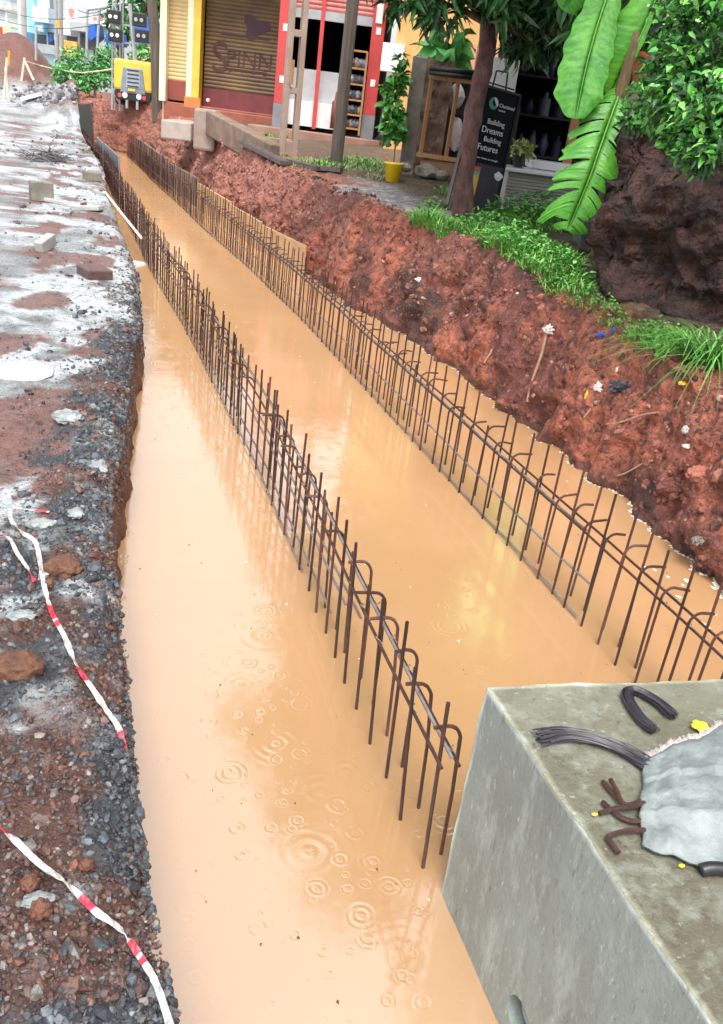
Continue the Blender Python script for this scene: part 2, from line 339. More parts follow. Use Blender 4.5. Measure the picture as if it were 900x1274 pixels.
# right side: cut red-soil bank rising from the water, then the verge
rows = []; cols = []
NF = 64; offs2 = []; d = .012
while d < .8: offs2.append(d); d += .02 + d*.03
while d < 250: offs2.append(d); d += .05 + d*.15
offs2.append(300)
for y in YS:
    a = lut(T_XR, y); e = lut(T_XT, y); zt = zr(e, y); row = []
    for i in range(NF):
        t = i/(NF-1); z = -.35 + (zt+.35)*t
        if y > 30: row.append((a + (e-a)*t, y, zt - .2*(1-t))); gr = cl = bl = 0
        else: x, y2, z2, gr, cl, bl = face(y, z, zt, a, e); row.append((x, y2, z2))
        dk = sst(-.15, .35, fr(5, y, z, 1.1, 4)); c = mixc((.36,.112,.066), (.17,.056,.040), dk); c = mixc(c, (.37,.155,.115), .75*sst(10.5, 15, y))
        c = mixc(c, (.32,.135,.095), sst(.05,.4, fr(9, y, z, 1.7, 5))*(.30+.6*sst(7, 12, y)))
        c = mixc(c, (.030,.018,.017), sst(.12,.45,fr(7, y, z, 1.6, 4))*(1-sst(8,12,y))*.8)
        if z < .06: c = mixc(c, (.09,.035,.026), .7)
        cols.append(c)
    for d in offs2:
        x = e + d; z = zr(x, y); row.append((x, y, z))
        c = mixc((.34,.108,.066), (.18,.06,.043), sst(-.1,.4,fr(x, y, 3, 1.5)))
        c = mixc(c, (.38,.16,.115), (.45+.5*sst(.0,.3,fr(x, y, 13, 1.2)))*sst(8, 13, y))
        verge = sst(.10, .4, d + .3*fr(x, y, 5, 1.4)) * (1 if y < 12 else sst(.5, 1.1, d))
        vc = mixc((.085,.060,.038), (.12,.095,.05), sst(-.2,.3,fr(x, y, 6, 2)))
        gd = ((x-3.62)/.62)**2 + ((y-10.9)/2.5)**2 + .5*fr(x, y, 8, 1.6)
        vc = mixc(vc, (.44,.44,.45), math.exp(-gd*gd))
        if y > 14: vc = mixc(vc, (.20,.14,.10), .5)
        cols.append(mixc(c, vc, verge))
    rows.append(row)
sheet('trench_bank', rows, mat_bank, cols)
# ------------------------------------------------------------------ water
def water_mat():
    m = bpy.data.materials.new('muddy_water'); m.use_nodes = True; n = m.node_tree.nodes; l = m.node_tree.links; p = n['Principled BSDF']
    tc = n.new('ShaderNodeTexCoord')
    t = n.new('ShaderNodeTexNoise'); t.inputs['Scale'].default_value = .8; t.inputs['Detail'].default_value = 7; t.inputs['Distortion'].default_value = 1.6; l.new(tc.outputs['Object'], t.inputs['Vector'])
    mx = n.new('ShaderNodeMix'); mx.data_type = 'RGBA'; mx.inputs['A'].default_value = (.45,.255,.115,1); mx.inputs['B'].default_value = (.56,.33,.165,1)
    l.new(t.outputs['Fac'], mx.inputs['Factor']); l.new(mx.outputs['Result'], p.inputs['Base Color'])
    p.inputs['Roughness'].default_value = .085; p.inputs['IOR'].default_value = 3.8
    def math_(op, a, b=None):
        q = n.new('ShaderNodeMath'); q.operation = op
        for i, v in enumerate((a, b)):
            if v is None: continue
            if isinstance(v, (int, float)): q.inputs[i].default_value = v
            else: l.new(v, q.inputs[i])
        return q.outputs[0]
    hs = None
    for sc, k, rad, thr, amp, off in ((3.1, 75, .40, .72, .45, 0), (6.2, 44, .40, .70, .5, 7.3), (11.0, 30, .42, .55, .45, 3.1), (17.0, 24, .42, .55, .3, 1.7)):
        mp = n.new('ShaderNodeMapping'); mp.inputs['Location'].default_value = (off, off*.7, 0)
        wn = n.new('ShaderNodeTexNoise'); wn.inputs['Scale'].default_value = 14; l.new(tc.outputs['Object'], wn.inputs['Vector']); wa = n.new('ShaderNodeMix'); wa.data_type = 'RGBA'; wa.blend_type = 'LINEAR_LIGHT'; wa.inputs['Factor'].default_value = .007; l.new(tc.outputs['Object'], wa.inputs['A']); l.new(wn.outputs['Color'], wa.inputs['B']); l.new(wa.outputs['Result'], mp.inputs['Vector'])
        v = n.new('ShaderNodeTexVoronoi'); v.voronoi_dimensions = '2D'; v.inputs['Scale'].default_value = sc; l.new(mp.outputs[0], v.inputs['Vector'])
        sp = n.new('ShaderNodeSeparateColor'); l.new(v.outputs['Color'], sp.inputs['Color'])
        dd = v.outputs['Distance']
        # each drop has its own ring radius (G) and is present or not (R)
        rr = math_('MULTIPLY', sp.outputs['Green'], rad)
        ring = math_('SINE', math_('MULTIPLY', dd, k))
        env = math_('SUBTRACT', 1.0, math_('DIVIDE', math_('ABSOLUTE', math_('SUBTRACT', dd, math_('MULTIPLY', rr, .6))), math_('ADD', math_('MULTIPLY', rr, .5), .02)))
        env = math_('MAXIMUM', env, 0.0)
        on = math_('GREATER_THAN', sp.outputs['Red'], thr)
        h = math_('MULTIPLY', math_('MULTIPLY', math_('MULTIPLY', ring, env), on), amp)
        hs = h if hs is None else math_('ADD', hs, h)
    t2 = n.new('ShaderNodeTexNoise'); t2.inputs['Scale'].default_value = 6; t2.inputs['Detail'].default_value = 7; l.new(tc.outputs['Object'], t2.inputs['Vector'])
    hs = math_('ADD', hs, math_('MULTIPLY', t2.outputs['Fac'], 2.2))
    for px, py, rad, kk, am in ((345,925,.12,190,.8),(400,985,.14,170,.7),(300,850,.11,190,.6),(465,1072,.055,330,1.1),(484,1103,.05,330,1.0),(450,1140,.055,300,1.0),(385,1060,.16,150,.4),(330,790,.18,120,.35),(500,1190,.12,170,.5),(540,470,.22,70,.5),(340,900,.07,260,.8),(430,960,.10,200,.5)):
        c = atz(px, py, 0); vd = n.new('ShaderNodeVectorMath'); vd.operation = 'DISTANCE'; vd.inputs[1].default_value = (c.x, c.y, 0); l.new(wa.outputs['Result'], vd.inputs[0])
        d_ = vd.outputs['Value']; env = math_('MAXIMUM', math_('SUBTRACT', 1.0, math_('DIVIDE', d_, rad)), 0.0)
        brk = math_('MULTIPLY', math_('MAXIMUM', math_('SUBTRACT', t2.outputs['Fac'], .40), 0.0), 6.0)
        hs = math_('ADD', hs, math_('MULTIPLY', math_('MULTIPLY', math_('SINE', math_('MULTIPLY', d_, kk)), math_('MULTIPLY', env, brk)), am))
    b = n.new('ShaderNodeBump'); b.inputs['Strength'].default_value = .15; b.inputs['Distance'].default_value = .004
    l.new(hs, b.inputs['Height']); l.new(b.outputs[0], p.inputs['Normal'])
    return m
mb = MB(); ny = 60
for i in range(ny+1):
    y = -3 + 34*i/ny
    mb.v += [(-.6, y, 0), (4.2, y, 0)]; mb.c += [(1,1,1)]*2
mb.f = [(2*i, 2*i+1, 2*i+3, 2*i+2) for i in range(ny)]; mb.mi = [0]*ny
mat_water = water_mat()
mb.build('water', mat_water, kind='structure')
# pale scum along the right waterline and flecks on the water
mb = MB()
def fleck(x, y, r, z=.004):
    a0 = random.random()*6; n_ = 9
    mb.add([(x + math.cos(a0+6.283*k/n_)*r*random.uniform(.4,1.2), y + math.sin(a0+6.283*k/n_)*r*random.uniform(.6,1.8), z) for k in range(n_)] + [(x, y, z+.003)], [(k, (k+1)%n_, n_) for k in range(n_)])
for i in range(380):
    y = random.uniform(2.2, 9.5) if i % 3 else random.uniform(2.2, 4.6); fleck(face(y, .0, zr(lut(T_XT, y), y), lut(T_XR, y), lut(T_XT, y))[0] - abs(random.gauss(0, .012)), y, random.uniform(.003, .010)*(1.7 if y < 3.3 else 1))
for i in range(9):
    y = random.uniform(2.6, 3.4); fleck(lut(T_XR, y) - random.uniform(.08, .3), y, random.uniform(.008, .02))
for i in range(0):
    y = random.uniform(-.2, 1.55); fleck(.953 - abs(random.gauss(0,.004)), y, random.uniform(.002, .006))
for i in range(60):
    y = random.uniform(1.4, 9); fleck(random.uniform(lut(T_LIP, y)+.15, 3.0), y, random.uniform(.003, .007))
mat_foam = M('scum', (.75,.66,.5), (.85,.8,.7), 20, .6, .2)
mb.build('foam', mat_foam, kind='stuff')
mb = MB()
for i in range(130):
    y = .9 + 7*random.random()**1.5; x = random.uniform(lut(T_LIP, y)+.12, 2.95); r = random.uniform(.0015, .0045); mb.col = random.choice([(.10,.06,.03),(.2,.13,.07),(.05,.035,.02)])
    if x > .9 and y < 1.6: continue
    fleck(x, y, r, .002)
mb.build('floating_debris', mat_tint, kind='stuff')
# ------------------------------------------------------------------ reinforcement cages standing in the water
def hook(x, y, top, dx, reach, lx, ly):
    pts = [(x, y, -.3), (x + lx*.5, y + ly*.5, top*.5), (x + lx*.9, y + ly*.9, top-.05)]
    sgn = 1 if dx > 0 else -1; r = .045
    for k in range(1, 5):
        a = math.pi/2*k/4; pts.append((x + lx + sgn*r*(1-math.cos(a)), y + ly, top-.05 + r*math.sin(a)))
    pts.append((x + lx + sgn*reach, y + ly + random.uniform(-.02,.02), top-.05+r + random.uniform(-.008,.006)))
    return pts
BARC = [(1,1,1),(.7,.7,.75),(1.5,1.25,1.1),(1.2,1.3,1.4),(.85,.7,.65),(1.9,1.9,2.0)]
def cage(label, wall, side, y0, y1, hz):
    base = Vector((wall(y0), y0, 0)); t = thing('rebar_cage', label, 'rebar cage', base, 'reinforcement cages in the trench')
    ys = []; y = y0
    while y < y1: ys.append(y); y += (.176 if side == 'L' else .160) + random.uniform(-.026, .026)
    far_s, far_h = MB(), MB()
    for i, y in enumerate(ys):
        x = wall(y); n = 6 if i < 60 else 4
        lx = (-.055*max(0, 1-(y-1.5)/2.5) if side == 'L' else 0) + random.gauss(0, .010); ly = random.gauss(0, .012)
        top = .60 + random.gauss(0, .018) - (.16 if random.random() < .07 else 0)
        xs = x + (0 if side == 'L' else .085)
        b = MB() if i < 100 else far_s; b.col = random.choice(BARC)
        b.tube([(xs, y, -.3), (xs + lx, y + ly, top)], .0058, n)
        if i < 100: b.build('vertical_bar', mat_rebar, t)
        xh = x + ((.068 if i < 6 else .05) if side == 'L' else 0); yh = y + .03 + random.gauss(0, .012)
        b = MB() if i < 100 else far_h; b.col = random.choice(BARC)
        if (i > 5 and random.random() < .2): b.tube([(xh, yh, -.3), (xh + lx, yh + ly, top - random.uniform(.06,.16))], .0056, n)
        else: b.tube(hook(xh, yh, (.515 if i < 6 and side == 'L' else .47) + random.gauss(0, .018), -1 if side == 'L' else 1, random.uniform(.08, .125), lx*.8, ly), .0057, n)
        if i < 100: b.build('hooked_bar', mat_rebar, t)
    if far_s.v: far_s.build('vertical_bar', mat_rebar, t, kind='stuff')
    if far_h.v: far_h.build('hooked_bar', mat_rebar, t, kind='stuff')
    for z, dx, a, b_ , mt in hz:
        pts = []; y = a
        while y < b_: pts.append((wall(y) + dx + (-.095*z*max(0, 1-(y-1.5)/2.5) if side == 'L' else 0) + .006*fr(0, y, z*5+dx, 1.5), y, z + .012*fr(2, y, z*3, 1.2))); y += .25
        pts.append((wall(b_) + dx, b_, z)); mbh = MB(); mbh.tube(pts, .0058, 5); mbh.build('horizontal_bar', mt, t)
    # twisted tie wire where bars cross, near end only
    for i, y in enumerate(ys[:34]):
        for z, dx, a, b_, mt in hz[:2]:
            if a < y < b_ and random.random() < .55:
                k = MB(); c = Vector((wall(y) + dx + (-.095*z*max(0, 1-(y-1.5)/2.5) if side == 'L' else 0), y, z));
                k.tube([c + Vector((.011,-.01,-.01)), c + Vector((-.011,0,.012)), c + Vector((.009,.012,.004)), c + Vector((.012*random.uniform(-1,1),.004,.018))], .0022, 4)
                k.build('tie_wire', mat_rebar_grey, t)
    return t
cage('rusty rebar cage ending beside the concrete block, its hooks bent towards the gravel bank', lambda y: lut(T_WL, y), 'L', 1.66, 27.5,
     [(.44,-.012,1.6,27.4,mat_rebar),(.44,.040,1.6,27.4,mat_rebar),(.455,.025,1.62,27.4,mat_rebar_grey),(.26,.012,2.7,27.4,mat_rebar_grey),(.10,.012,2.9,27.4,mat_rebar_grey),(.26,.045,2.6,27.4,mat_rebar_grey),(.02,.0,3.4,27.4,mat_rebar_grey)])
cage('long rusty rebar cage on the right, standing in front of the red soil bank', lambda y: lut(T_WR, y), 'R', 2.06, 27.5,
     [(.40,.012,1.75,27.4,mat_rebar),(.385,.10,1.75,27.4,mat_rebar),(.20,.012,2.86,27.4,mat_rebar_grey),(.02,.012,2.88,27.4,mat_rebar_grey),(.40,.03,3.0,12,mat_rebar_grey)])
# shuttering boards behind the far bars
mat_board = M('muddy_shutter_board', (.40,.23,.11), (.50,.31,.16), 3, .6, .3, 30)
mat_board2 = M('grey_shutter_board', (.12,.085,.07), (.24,.17,.13), 3, .6, .3, 30)
mat_board3 = M('dark_steel_shutter', (.13,.14,.15), (.26,.27,.28), 4, .35, .3, 30, metal=.3)
def board(y0, y1, wall, dx, z1, mat, label, lean=0):
    a = Vector((wall(y0)+dx, y0, 0)); b = Vector((wall(y1)+dx, y1, 0)); k = MB(); n = Vector((b-a).cross(ZH)).normalized()*.018
    up = Vector((lean, 0, z1)); dn = Vector((0,0,-.3))
    k.hexa([a-n+dn, a+n+dn, b+n+dn, b-n+dn, a-n+up, a+n+up, b+n+up, b-n+up])
    o = rebase(k.build('shutter_board', mat, bevel=.004), a); tag(o, label, 'board', 'shuttering boards along the far trench walls')
wr = lambda y: lut(T_WR, y); wl_ = lambda y: lut(T_WL, y)
T_BD = [(10.95,2.73),(12.6,2.47),(16,2.17),(20.3,1.80),(24.5,1.58)]
bd = lambda y: lut(T_BD, y)
board(10.95, 12.6, bd, 0, .37, mat_board, 'nearest muddy tan shuttering board of the right row, its cut end by the red bank')
board(12.605, 14.4, bd, 0, .40, mat_board, 'second muddy tan shuttering board from the cut end, behind the right rebar')
board(14.405, 17.0, bd, 0, .44, mat_board, 'third muddy tan shuttering board from the cut end, behind the right rebar')
board(17.005, 20.3, bd, 0, .52, mat_board2, 'brown stained shuttering board beyond the tan ones in the right row')
board(20.305, 26.0, bd, -.04, .60, mat_board2, 'farthest dark shuttering board of the right row, by the red spoil heap')
board(19.0, 22.3, wl_, .2, .60, mat_board3, 'grey steel shutter behind the far left rebar')
board(22.35, 24.6, wl_, .17, .60, mat_board3, 'farthest grey steel shutter of the left row, at the trench end')
k = MB(); k.tube([atz(131,239,.42), atz(152,266,.36), atz(176,296,.30)], .016, 6)
tag(k.build('pipe', mat_white), 'thin white pipe leaning along the left rebar cage', 'pipe')
k = MB(); c = atz(166,328,0); k.lump((c.x, c.y, .005), .13, 2, .2, 2, 3, (1.2,.7,.22)); tag(rebase(k.build('foam_block', mat_white, smooth=True), c), 'small white foam lump floating at the left water edge', 'foam block')
# ------------------------------------------------------------------ concrete drain chamber
BT = .73
def blockbody():
    bm = bmesh.new(); A = Vector((.955,1.56,0)); dx = Vector((.996,-.08,0)); nx, ny_, nz = 42, 62, 17
    P = {}
    def vert(i, j, k):
        if (i, j, k) not in P:
            ui = (0, .006, .016)[i] if i < 3 else 2.0*(i-2)/(nx-2); uj = (0, .006, .016)[j] if j < 3 else 2.9*(j-2)/(ny_-2); uk = (BT, BT-.006, BT-.016)[nz-k] if nz-k < 3 else -.4 + (BT+.38)*k/(nz-2)
            q = A + dx*ui + Vector((0,-1,0))*uj; z = uk
            q = Vector((q.x, q.y, z)); e = (i in (0, nx)) + (j in (0, ny_)) + (k in (0, nz))
            a = .003 if e < 2 else .006
            nv = Vector((fr(q.x+1, q.y, q.z, 7, 3), fr(q.x+5, q.y, q.z, 7, 3), fr(q.x+9, q.y, q.z, 5, 3)*.8))
            if e >= 2 and j == 0: nv += .9*Vector((fr(q.x, 1, q.z, 16, 3), fr(q.x, 4, q.z, 16, 3), .5*fr(q.x, 7, q.z, 16, 3)))
            P[(i,j,k)] = bm.verts.new(q + nv*a)
        return P[(i,j,k)]
    def quad(a, b, c, d): bm.faces.new([vert(*x) for x in (a, b, c, d)])
    for i in range(nx):
        for j in range(ny_): quad((i,j,nz),(i,j+1,nz),(i+1,j+1,nz),(i+1,j,nz)); quad((i,j,0),(i+1,j,0),(i+1,j+1,0),(i,j+1,0))
        for k in range(nz): quad((i,0,k),(i,0,k+1),(i+1,0,k+1),(i+1,0,k)); quad((i,ny_,k),(i+1,ny_,k),(i+1,ny_,k+1),(i,ny_,k+1))
    for j in range(ny_):
        for k in range(nz): quad((0,j,k),(0,j+1,k),(0,j+1,k+1),(0,j,k+1)); quad((nx,j,k),(nx,j,k+1),(nx,j+1,k+1),(nx,j+1,k))
    bmesh.ops.recalc_face_normals(bm, faces=bm.faces)
    for f in bm.faces: f.material_index = 1 if f.normal.z > .7 else 0; f.smooth = False
    me = bpy.data.meshes.new('body'); bm.to_mesh(me); bm.free(); me.materials.append(mat_conc_side); me.materials.append(mat_conc_top); return me
r_ = ray(652, 1262); hp = CAM + r_*(.955/r_.x)
bo = bpy.data.objects.new('t', blockbody()); COL.objects.link(bo)
k = MB(); k.cyl((.8, hp.y, hp.z-.03), (1.35, hp.y+.05, hp.z-.05), .05, 28); cu = k.build('t2', mat_dark)
md = bo.modifiers.new('b', 'BOOLEAN'); md.operation = 'DIFFERENCE'; md.object = cu; md.solver = 'EXACT'
me = bpy.data.meshes.new_from_object(bo.evaluated_get(bpy.context.evaluated_depsgraph_get()))
bpy.data.objects.remove(bo); bpy.data.objects.remove(cu)
blk = thing('concrete_chamber', 'large grey-green cast concrete drain block with wires and a sack lying on its wet top', 'concrete block', (.955, 1.56, 0))
me.transform(Matrix.Translation(-ORG[blk])); me.name = 'body'
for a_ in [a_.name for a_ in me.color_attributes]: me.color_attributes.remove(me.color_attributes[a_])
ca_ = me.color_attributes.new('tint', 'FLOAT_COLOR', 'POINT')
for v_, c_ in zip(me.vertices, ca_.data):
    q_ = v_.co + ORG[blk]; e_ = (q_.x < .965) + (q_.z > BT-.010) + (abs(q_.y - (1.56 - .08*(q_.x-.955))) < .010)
    g_ = 1.0 + (.75 + .7*fr(q_.x*3, q_.y, q_.z, 6, 3) if e_ >= 2 else 0); c_.color = (g_, g_*1.01, g_, 1)  # arris lightened in the tint: worn cement plus the highlight it catches
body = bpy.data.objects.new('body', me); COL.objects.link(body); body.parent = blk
k = MB(); n_ = 24
for rr, xx in ((.047,.985),(.040,.985)): pass
vs = []
for xx in (.99, 1.34):
    for rr in (.047, .040):
        for q in range(n_):
            a = 2*math.pi*q/n_; vs.append((xx, hp.y + .05*(xx-.8)/.55 + rr*math.cos(a), hp.z-.03 - .02*(xx-.8)/.55 + rr*math.sin(a)))
fs = []
for q in range(n_):
    q2 = (q+1) % n_; fs += [(q, q2, n_+q2, n_+q), (q, 2*n_+q, 2*n_+q2, q2), (n_+q, n_+q2, 3*n_+q2, 3*n_+q)]
k.add(vs, fs); k.build('drain_pipe', mat_grey, blk, smooth=True)
# --- things lying on the block
ZB = BT + .006
def spline(ps, n):
    out = []; P = [Vector(p) for p in ps]; P = [P[0]*2-P[1]] + P + [P[-1]*2-P[-2]]
    for i in range(1, len(P)-2):
        for k in range(n):
            t = k/n; a, b, c, d = P[i-1], P[i], P[i+1], P[i+2]
            out.append(.5*((2*b) + (c-a)*t + (2*a-5*b+4*c-d)*t*t + (3*b-a-3*c+d)*t**3))
    out.append(P[-2]); return out
mat_wire = M('black_binding_wire', (.016,.014,.020), (.03,.027,.036), 60, .42, 0, tint=True)
def bundle(px, rad, n, label, fan=1.5):
    mid = spline([atz(x, y, ZB) for x, y in px], 7); k = MB()
    for s in range(n):
        a = random.random()*6.283; q = random.random()**.5; ph = random.random()*6; pts = []
        c0 = random.randint(0, 2); c1 = len(mid) - random.randint(0, 2)
        for i, p in enumerate(mid):
            if i < c0 or i >= c1: continue
            t = (mid[min(i+1, len(mid)-1)] - mid[max(i-1, 0)]).normalized(); sdv = t.cross(ZH); u = i/(len(mid)-1)
            w = rad*(1 + (fan-1)*max(0, 1-u*3) + (fan-1)*.4*max(0, u*3-2))
            pts.append(p + sdv*w*q*math.cos(a + .7*u) + ZH*(rad*.55 + rad*.5*q*math.sin(a + .7*u)) + sdv*rad*.28*math.sin(ph+4*u) + ZH*rad*.2*math.sin(ph*2+6*u))
        k.tube(pts, random.choice((.0011,.0015,.0019)), 4, col=random.choice(((1,1,1),(.5,.5,.5),(1.7,1.7,1.75),(.8,.8,.8))))
    tag(rebase(k.build('wire_bundle', mat_wire), mid[0]), label, 'wire bundle', 'bunches of black binding wire on the concrete block')
bundle([(668,921),(700,917),(738,923),(775,937),(808,957)], .0165, 64, 'long black wire bundle fanned open at one end and running under the grey sack')
bundle([(815,913),(797,897),(781,872),(784,861),(800,866),(820,878),(838,895)], .0135, 64, 'short black wire bundle folded double near the far edge of the concrete block', 1.25)
k = MB()
for px in ([(820,868),(860,884),(880,888),(905,905)], [(740,1035),(700,1010),(668,960)]): k.tube(spline([atz(x, y, ZB) for x, y in px], 5), .0008, 4)
def offcut(px, label, r=.0058):
    k = MB(); k.tube(spline([atz(x, y, ZB+dz) for x, y, dz in px], 4), r, 6); tag(rebase(k.build('rebar_offcut', mat_rebar), atz(px[0][0], px[0][1], ZB)), label, 'rebar piece', 'bent rebar offcuts by the grey sack')
offcut([(750,972,.004),(762,986,.006),(776,1001,.01)], 'short dark bar, leftmost of the crossed pieces above the sack corner', .005)
offcut([(760,970,.012),(768,985,.014),(778,1001,.012),(800,996,.01)], 'short dark bar bent to the right, crossing over the top of the pile')
offcut([(746,1012,.006),(765,1006,.012),(783,1004,.016),(802,999,.016)], 'rusty bar pointing left from the middle of the small pile')
offcut([(750,998,.003),(760,1007,.006),(775,1018,.006),(790,1022,.008),(802,1019,.01)], 'curved rusty bar below the pile with a shiny wet side')
offcut([(770,1061,.004),(762,1050,.006),(757,1042,.006),(766,1037,.008),(785,1033,.01),(803,1033,.012)], 'rusty bar with an L bend, lowest of the offcuts')
# sack
mat_sack = M('grey_woven_sack', (.14,.165,.165), (.26,.295,.29), 11, .5, .7, 60, bdist=.008, detail=9)
cor = [atz(803,948,ZB), atz(985,890,ZB), atz(1010,1130,ZB), atz(799,1056,ZB)]
k = MB(); NU, NV = 56, 44
def sack_pt(u, v):
    a = cor[0].lerp(cor[1], u); b = cor[3].lerp(cor[2], u); p = a.lerp(b, v)
    ax_ = (cor[1]-cor[0]).normalized(); ay_ = (cor[3]-cor[0]).normalized()
    p += ay_*(-.035*math.sin(math.pi*min(1, u*1.1))*(1-v) + .018*math.exp(-((u-.33)/.12)**2)*(1-v)) + ay_*.012*fr(u, 0, 1, 5)*(1-v)
    p -= ax_*(.012*math.sin(v*math.pi) + .010*fr(v, 7, 0, 5))*(1-u); p += ay_*.008*fr(u, 9, 0, 6)*v
    e = min(1, min(u, 1-u)*9)*.5 + .5; ev = min(1, min(v+.02, 1-v)*12)
    h = .020 + .022*math.sin(math.pi*v)*(.4+.6*u) + .016*fr(u*2, v*2, 3, 1.6, 4) + .008*noise.ridged_multi_fractal(Vector((u*2.6+v, v*2.2-u*.8, 1)), 1, 2.1, 4, 1, 2)
    h += .010*math.exp(-((v - (.66+.07*u))/.022)**2) + .006*math.exp(-((v-(.28+.22*u))/.02)**2) - .009*math.exp(-((v-(.31+.22*u))/.02)**2)
    h -= .012*sst(.70, .78, v - .07*u); h -= .007*math.exp(-((v-(.55+.12*u))/.012)**2) + .006*math.exp(-((u-.2-.05*v)/.010)**2)*(v<.6) + .006*math.exp(-((u-.08-.02*v)/.008)**2)
    h += .004*math.sin(u*46)*math.exp(-((u-.12)/.09)**2)
    return p, h*.78*e*(.45+.55*ev)
top = []; 
for i in range(NU+1):
    for j in range(NV+1):
        p, h = sack_pt(i/NU, j/NV); top.append((p.x, p.y, ZB + h))
bot = []
for i in range(NU+1):
    for j in range(NV+1):
        p, h = sack_pt(i/NU, j/NV); bot.append((p.x, p.y, ZB + max(.001, h*.55 - .012) + (.0 if j < NV else .012)))
n1 = (NV+1); N = len(top); fs = [(i*n1+j, i*n1+j+1, (i+1)*n1+j+1, (i+1)*n1+j) for i in range(NU) for j in range(NV)]
fs += [tuple(N+x for x in reversed(f)) for f in fs[:]]
per = [i*n1 for i in range(NU+1)] + [NU*n1+j for j in range(1, NV+1)] + [i*n1+NV for i in range(NU-1, -1, -1)] + [j for j in range(NV-1, 0, -1)]
fs += [(per[i], per[(i+1) % len(per)], N+per[(i+1) % len(per)], N+per[i]) for i in range(len(per))]
k.add(top+bot, fs)
sk = thing('cement_sack', 'crumpled pale grey woven sack lying folded on the concrete block', 'sack', cor[3])
k.build('sack_cloth', mat_sack, sk, smooth=True)
k = MB()      # frayed hem along the torn mouth
for q in range(620):
    u = random.random()*.62; p, h = sack_pt(u, 0); b = Vector((p.x, p.y, ZB+h)); dv = (cor[0]-cor[3]).normalized()*random.uniform(.004,.016) + Vector((random.gauss(0,.004), random.gauss(0,.004), random.uniform(-.004,.008)))
    k.tube([b, b+dv*.6, b+dv+Vector((random.gauss(0,.003),0,-.003))], random.uniform(.0006,.0015), 4)
mat_fray = M('frayed_hem', (.50,.47,.45), (.38,.32,.30), 30, .8, 0); k.build('frayed_hem', mat_fray, sk)
k = MB(); p, h = sack_pt(.52, .50); q, h2 = sack_pt(.8, .62); xa = (cor[1]-cor[0]).normalized(); ya = (cor[0]-cor[3]).normalized()
vs, fs = text_mesh('G', .07, Vector((p.x, p.y, ZB + h + .012)), (cor[2]-cor[3]).normalized(), ya, .0015); k.add(vs, fs); k.build('printed_letter', mat_black, sk)
k = MB(); pp = [atz(872,1083,ZB+.006), atz(885,1080,ZB+.012), atz(905,1082,ZB+.012), atz(925,1090,ZB+.006)]; k.tube(spline(pp, 4), .013, 8)
tag(rebase(k.build('rubber_hose', mat_black, smooth=True), pp[0]), 'short black rubber hose end poking out under the sack', 'hose')
# flower and petals
mat_petal = M('yellow_petal', (.85,.52,.02), (.80,.62,.06), 20, .5, 0)
c = atz(871,906,ZB); fl = thing('yellow_flower', 'small bright yellow flower fallen on the concrete block beyond the sack', 'flower', c)
for a in range(5):
    k = MB(); k.lump(Vector((c.x + .013*math.cos(a*1.26+.4), c.y + .013*math.sin(a*1.26+.4), c.z+.006)), .011, 2, .2, 2, a, (1,1,.45)); k.build('petal', mat_petal, fl, smooth=True)
for i, (px, py, lb) in enumerate([(740,1014,'yellow petal left of the rebar offcuts'),(783,933,'tiny yellow petal just below the folded wire bundle'),(848,1078,'yellow petal under the near edge of the sack')]):
    k = MB(); c = atz(px, py, ZB); k.lump((c.x, c.y, c.z+.002), .006, 1, .2, 2, i, (1.3,.8,.4)); tag(rebase(k.build('petal', mat_petal), c), lb, 'petal', 'fallen yellow petals')
# ------------------------------------------------------------------ gravel, clods and lumps on the left bank
mb = MB(); GC = [(.085,.10,.115),(.06,.068,.08),(.14,.16,.175),(.05,.052,.06),(.14,.09,.075),(.12,.065,.05),(.17,.07,.042),(.24,.22,.20),(.15,.085,.07),(.10,.055,.045),(.13,.08,.07)]
cnt = 0
while cnt < 19000:
    y = .75 + 9*random.random()**2.6; x = lut(T_LIP, y) + .01 - random.random()**1.35*(.5 if y < 3.2 else .42)*(1 + .1*y)
    k = mud(x, y)
    if random.random() > (k*1.1 + .06): continue
    if random.random() < .45*sst(-.1, .3, fr(x, y, 50, 5, 3)): continue
    soil = soilm(x, y); d_ = lut(T_LIP, y) - x
    r = (.0032 + .0085*random.random()**3.2)*(1+.10*y) * (1.8 if random.random() < .05*(1.5 if d_ < .1 else .6) else 1)
    c = random.choice(GC[:4]) if random.random() > soil*.7+.12 else random.choice(GC[4:]); q = random.uniform(.45, 1.0); c = tuple(a*q for a in c)
    mb.stone((x, y, zl(x, y) - r*.05), r, c); cnt += 1
for i in range(2600):      # scattered grit and rubble on the slurry farther off
    y = 2.6 + 22*random.random()**1.7; x = lut(T_LIP, y) - .05 - 2.6*random.random()**1.6*(.3+.05*y)
    if fr(x, y, 77, 1.3, 4) < .02: continue
    r = (.004 + .02*random.random()**5)*(1+.06*y); q_ = random.uniform(.6,1.1); c = tuple(a*q_ for a in random.choice(GC[:6]+[(.3,.32,.33),(.18,.08,.06)]))
    mb.stone((x, y, zl(x, y) + r*.2), r, c)
for i in range(1500):      # stones caught on the cut face above the water
    y = .75 + 8*random.random()**2; z = random.uniform(.12, .40); r = random.uniform(.004, .012)
    mb.stone((lut(T_LIP, y) + .05*(1-z/.4) + .03*fr(0, y, z, 4, 4) - .012, y, z), r, random.choice(GC))
mb.build('gravel', mat_stone, kind='stuff')
mat_browncl = M('brown_earth_clod', (.09,.04,.025), (.20,.085,.045), 22, .6, 1.0, 45, bdist=.02, detail=10)
mat_orcl = M('orange_clod', (.17,.065,.035), (.085,.036,.024), 40, .65, .9, 90, bdist=.008)
mat_cem = M('cement_lump', (.18,.20,.20), (.38,.42,.42), 14, .45, .9, 50, bdist=.015, detail=10)
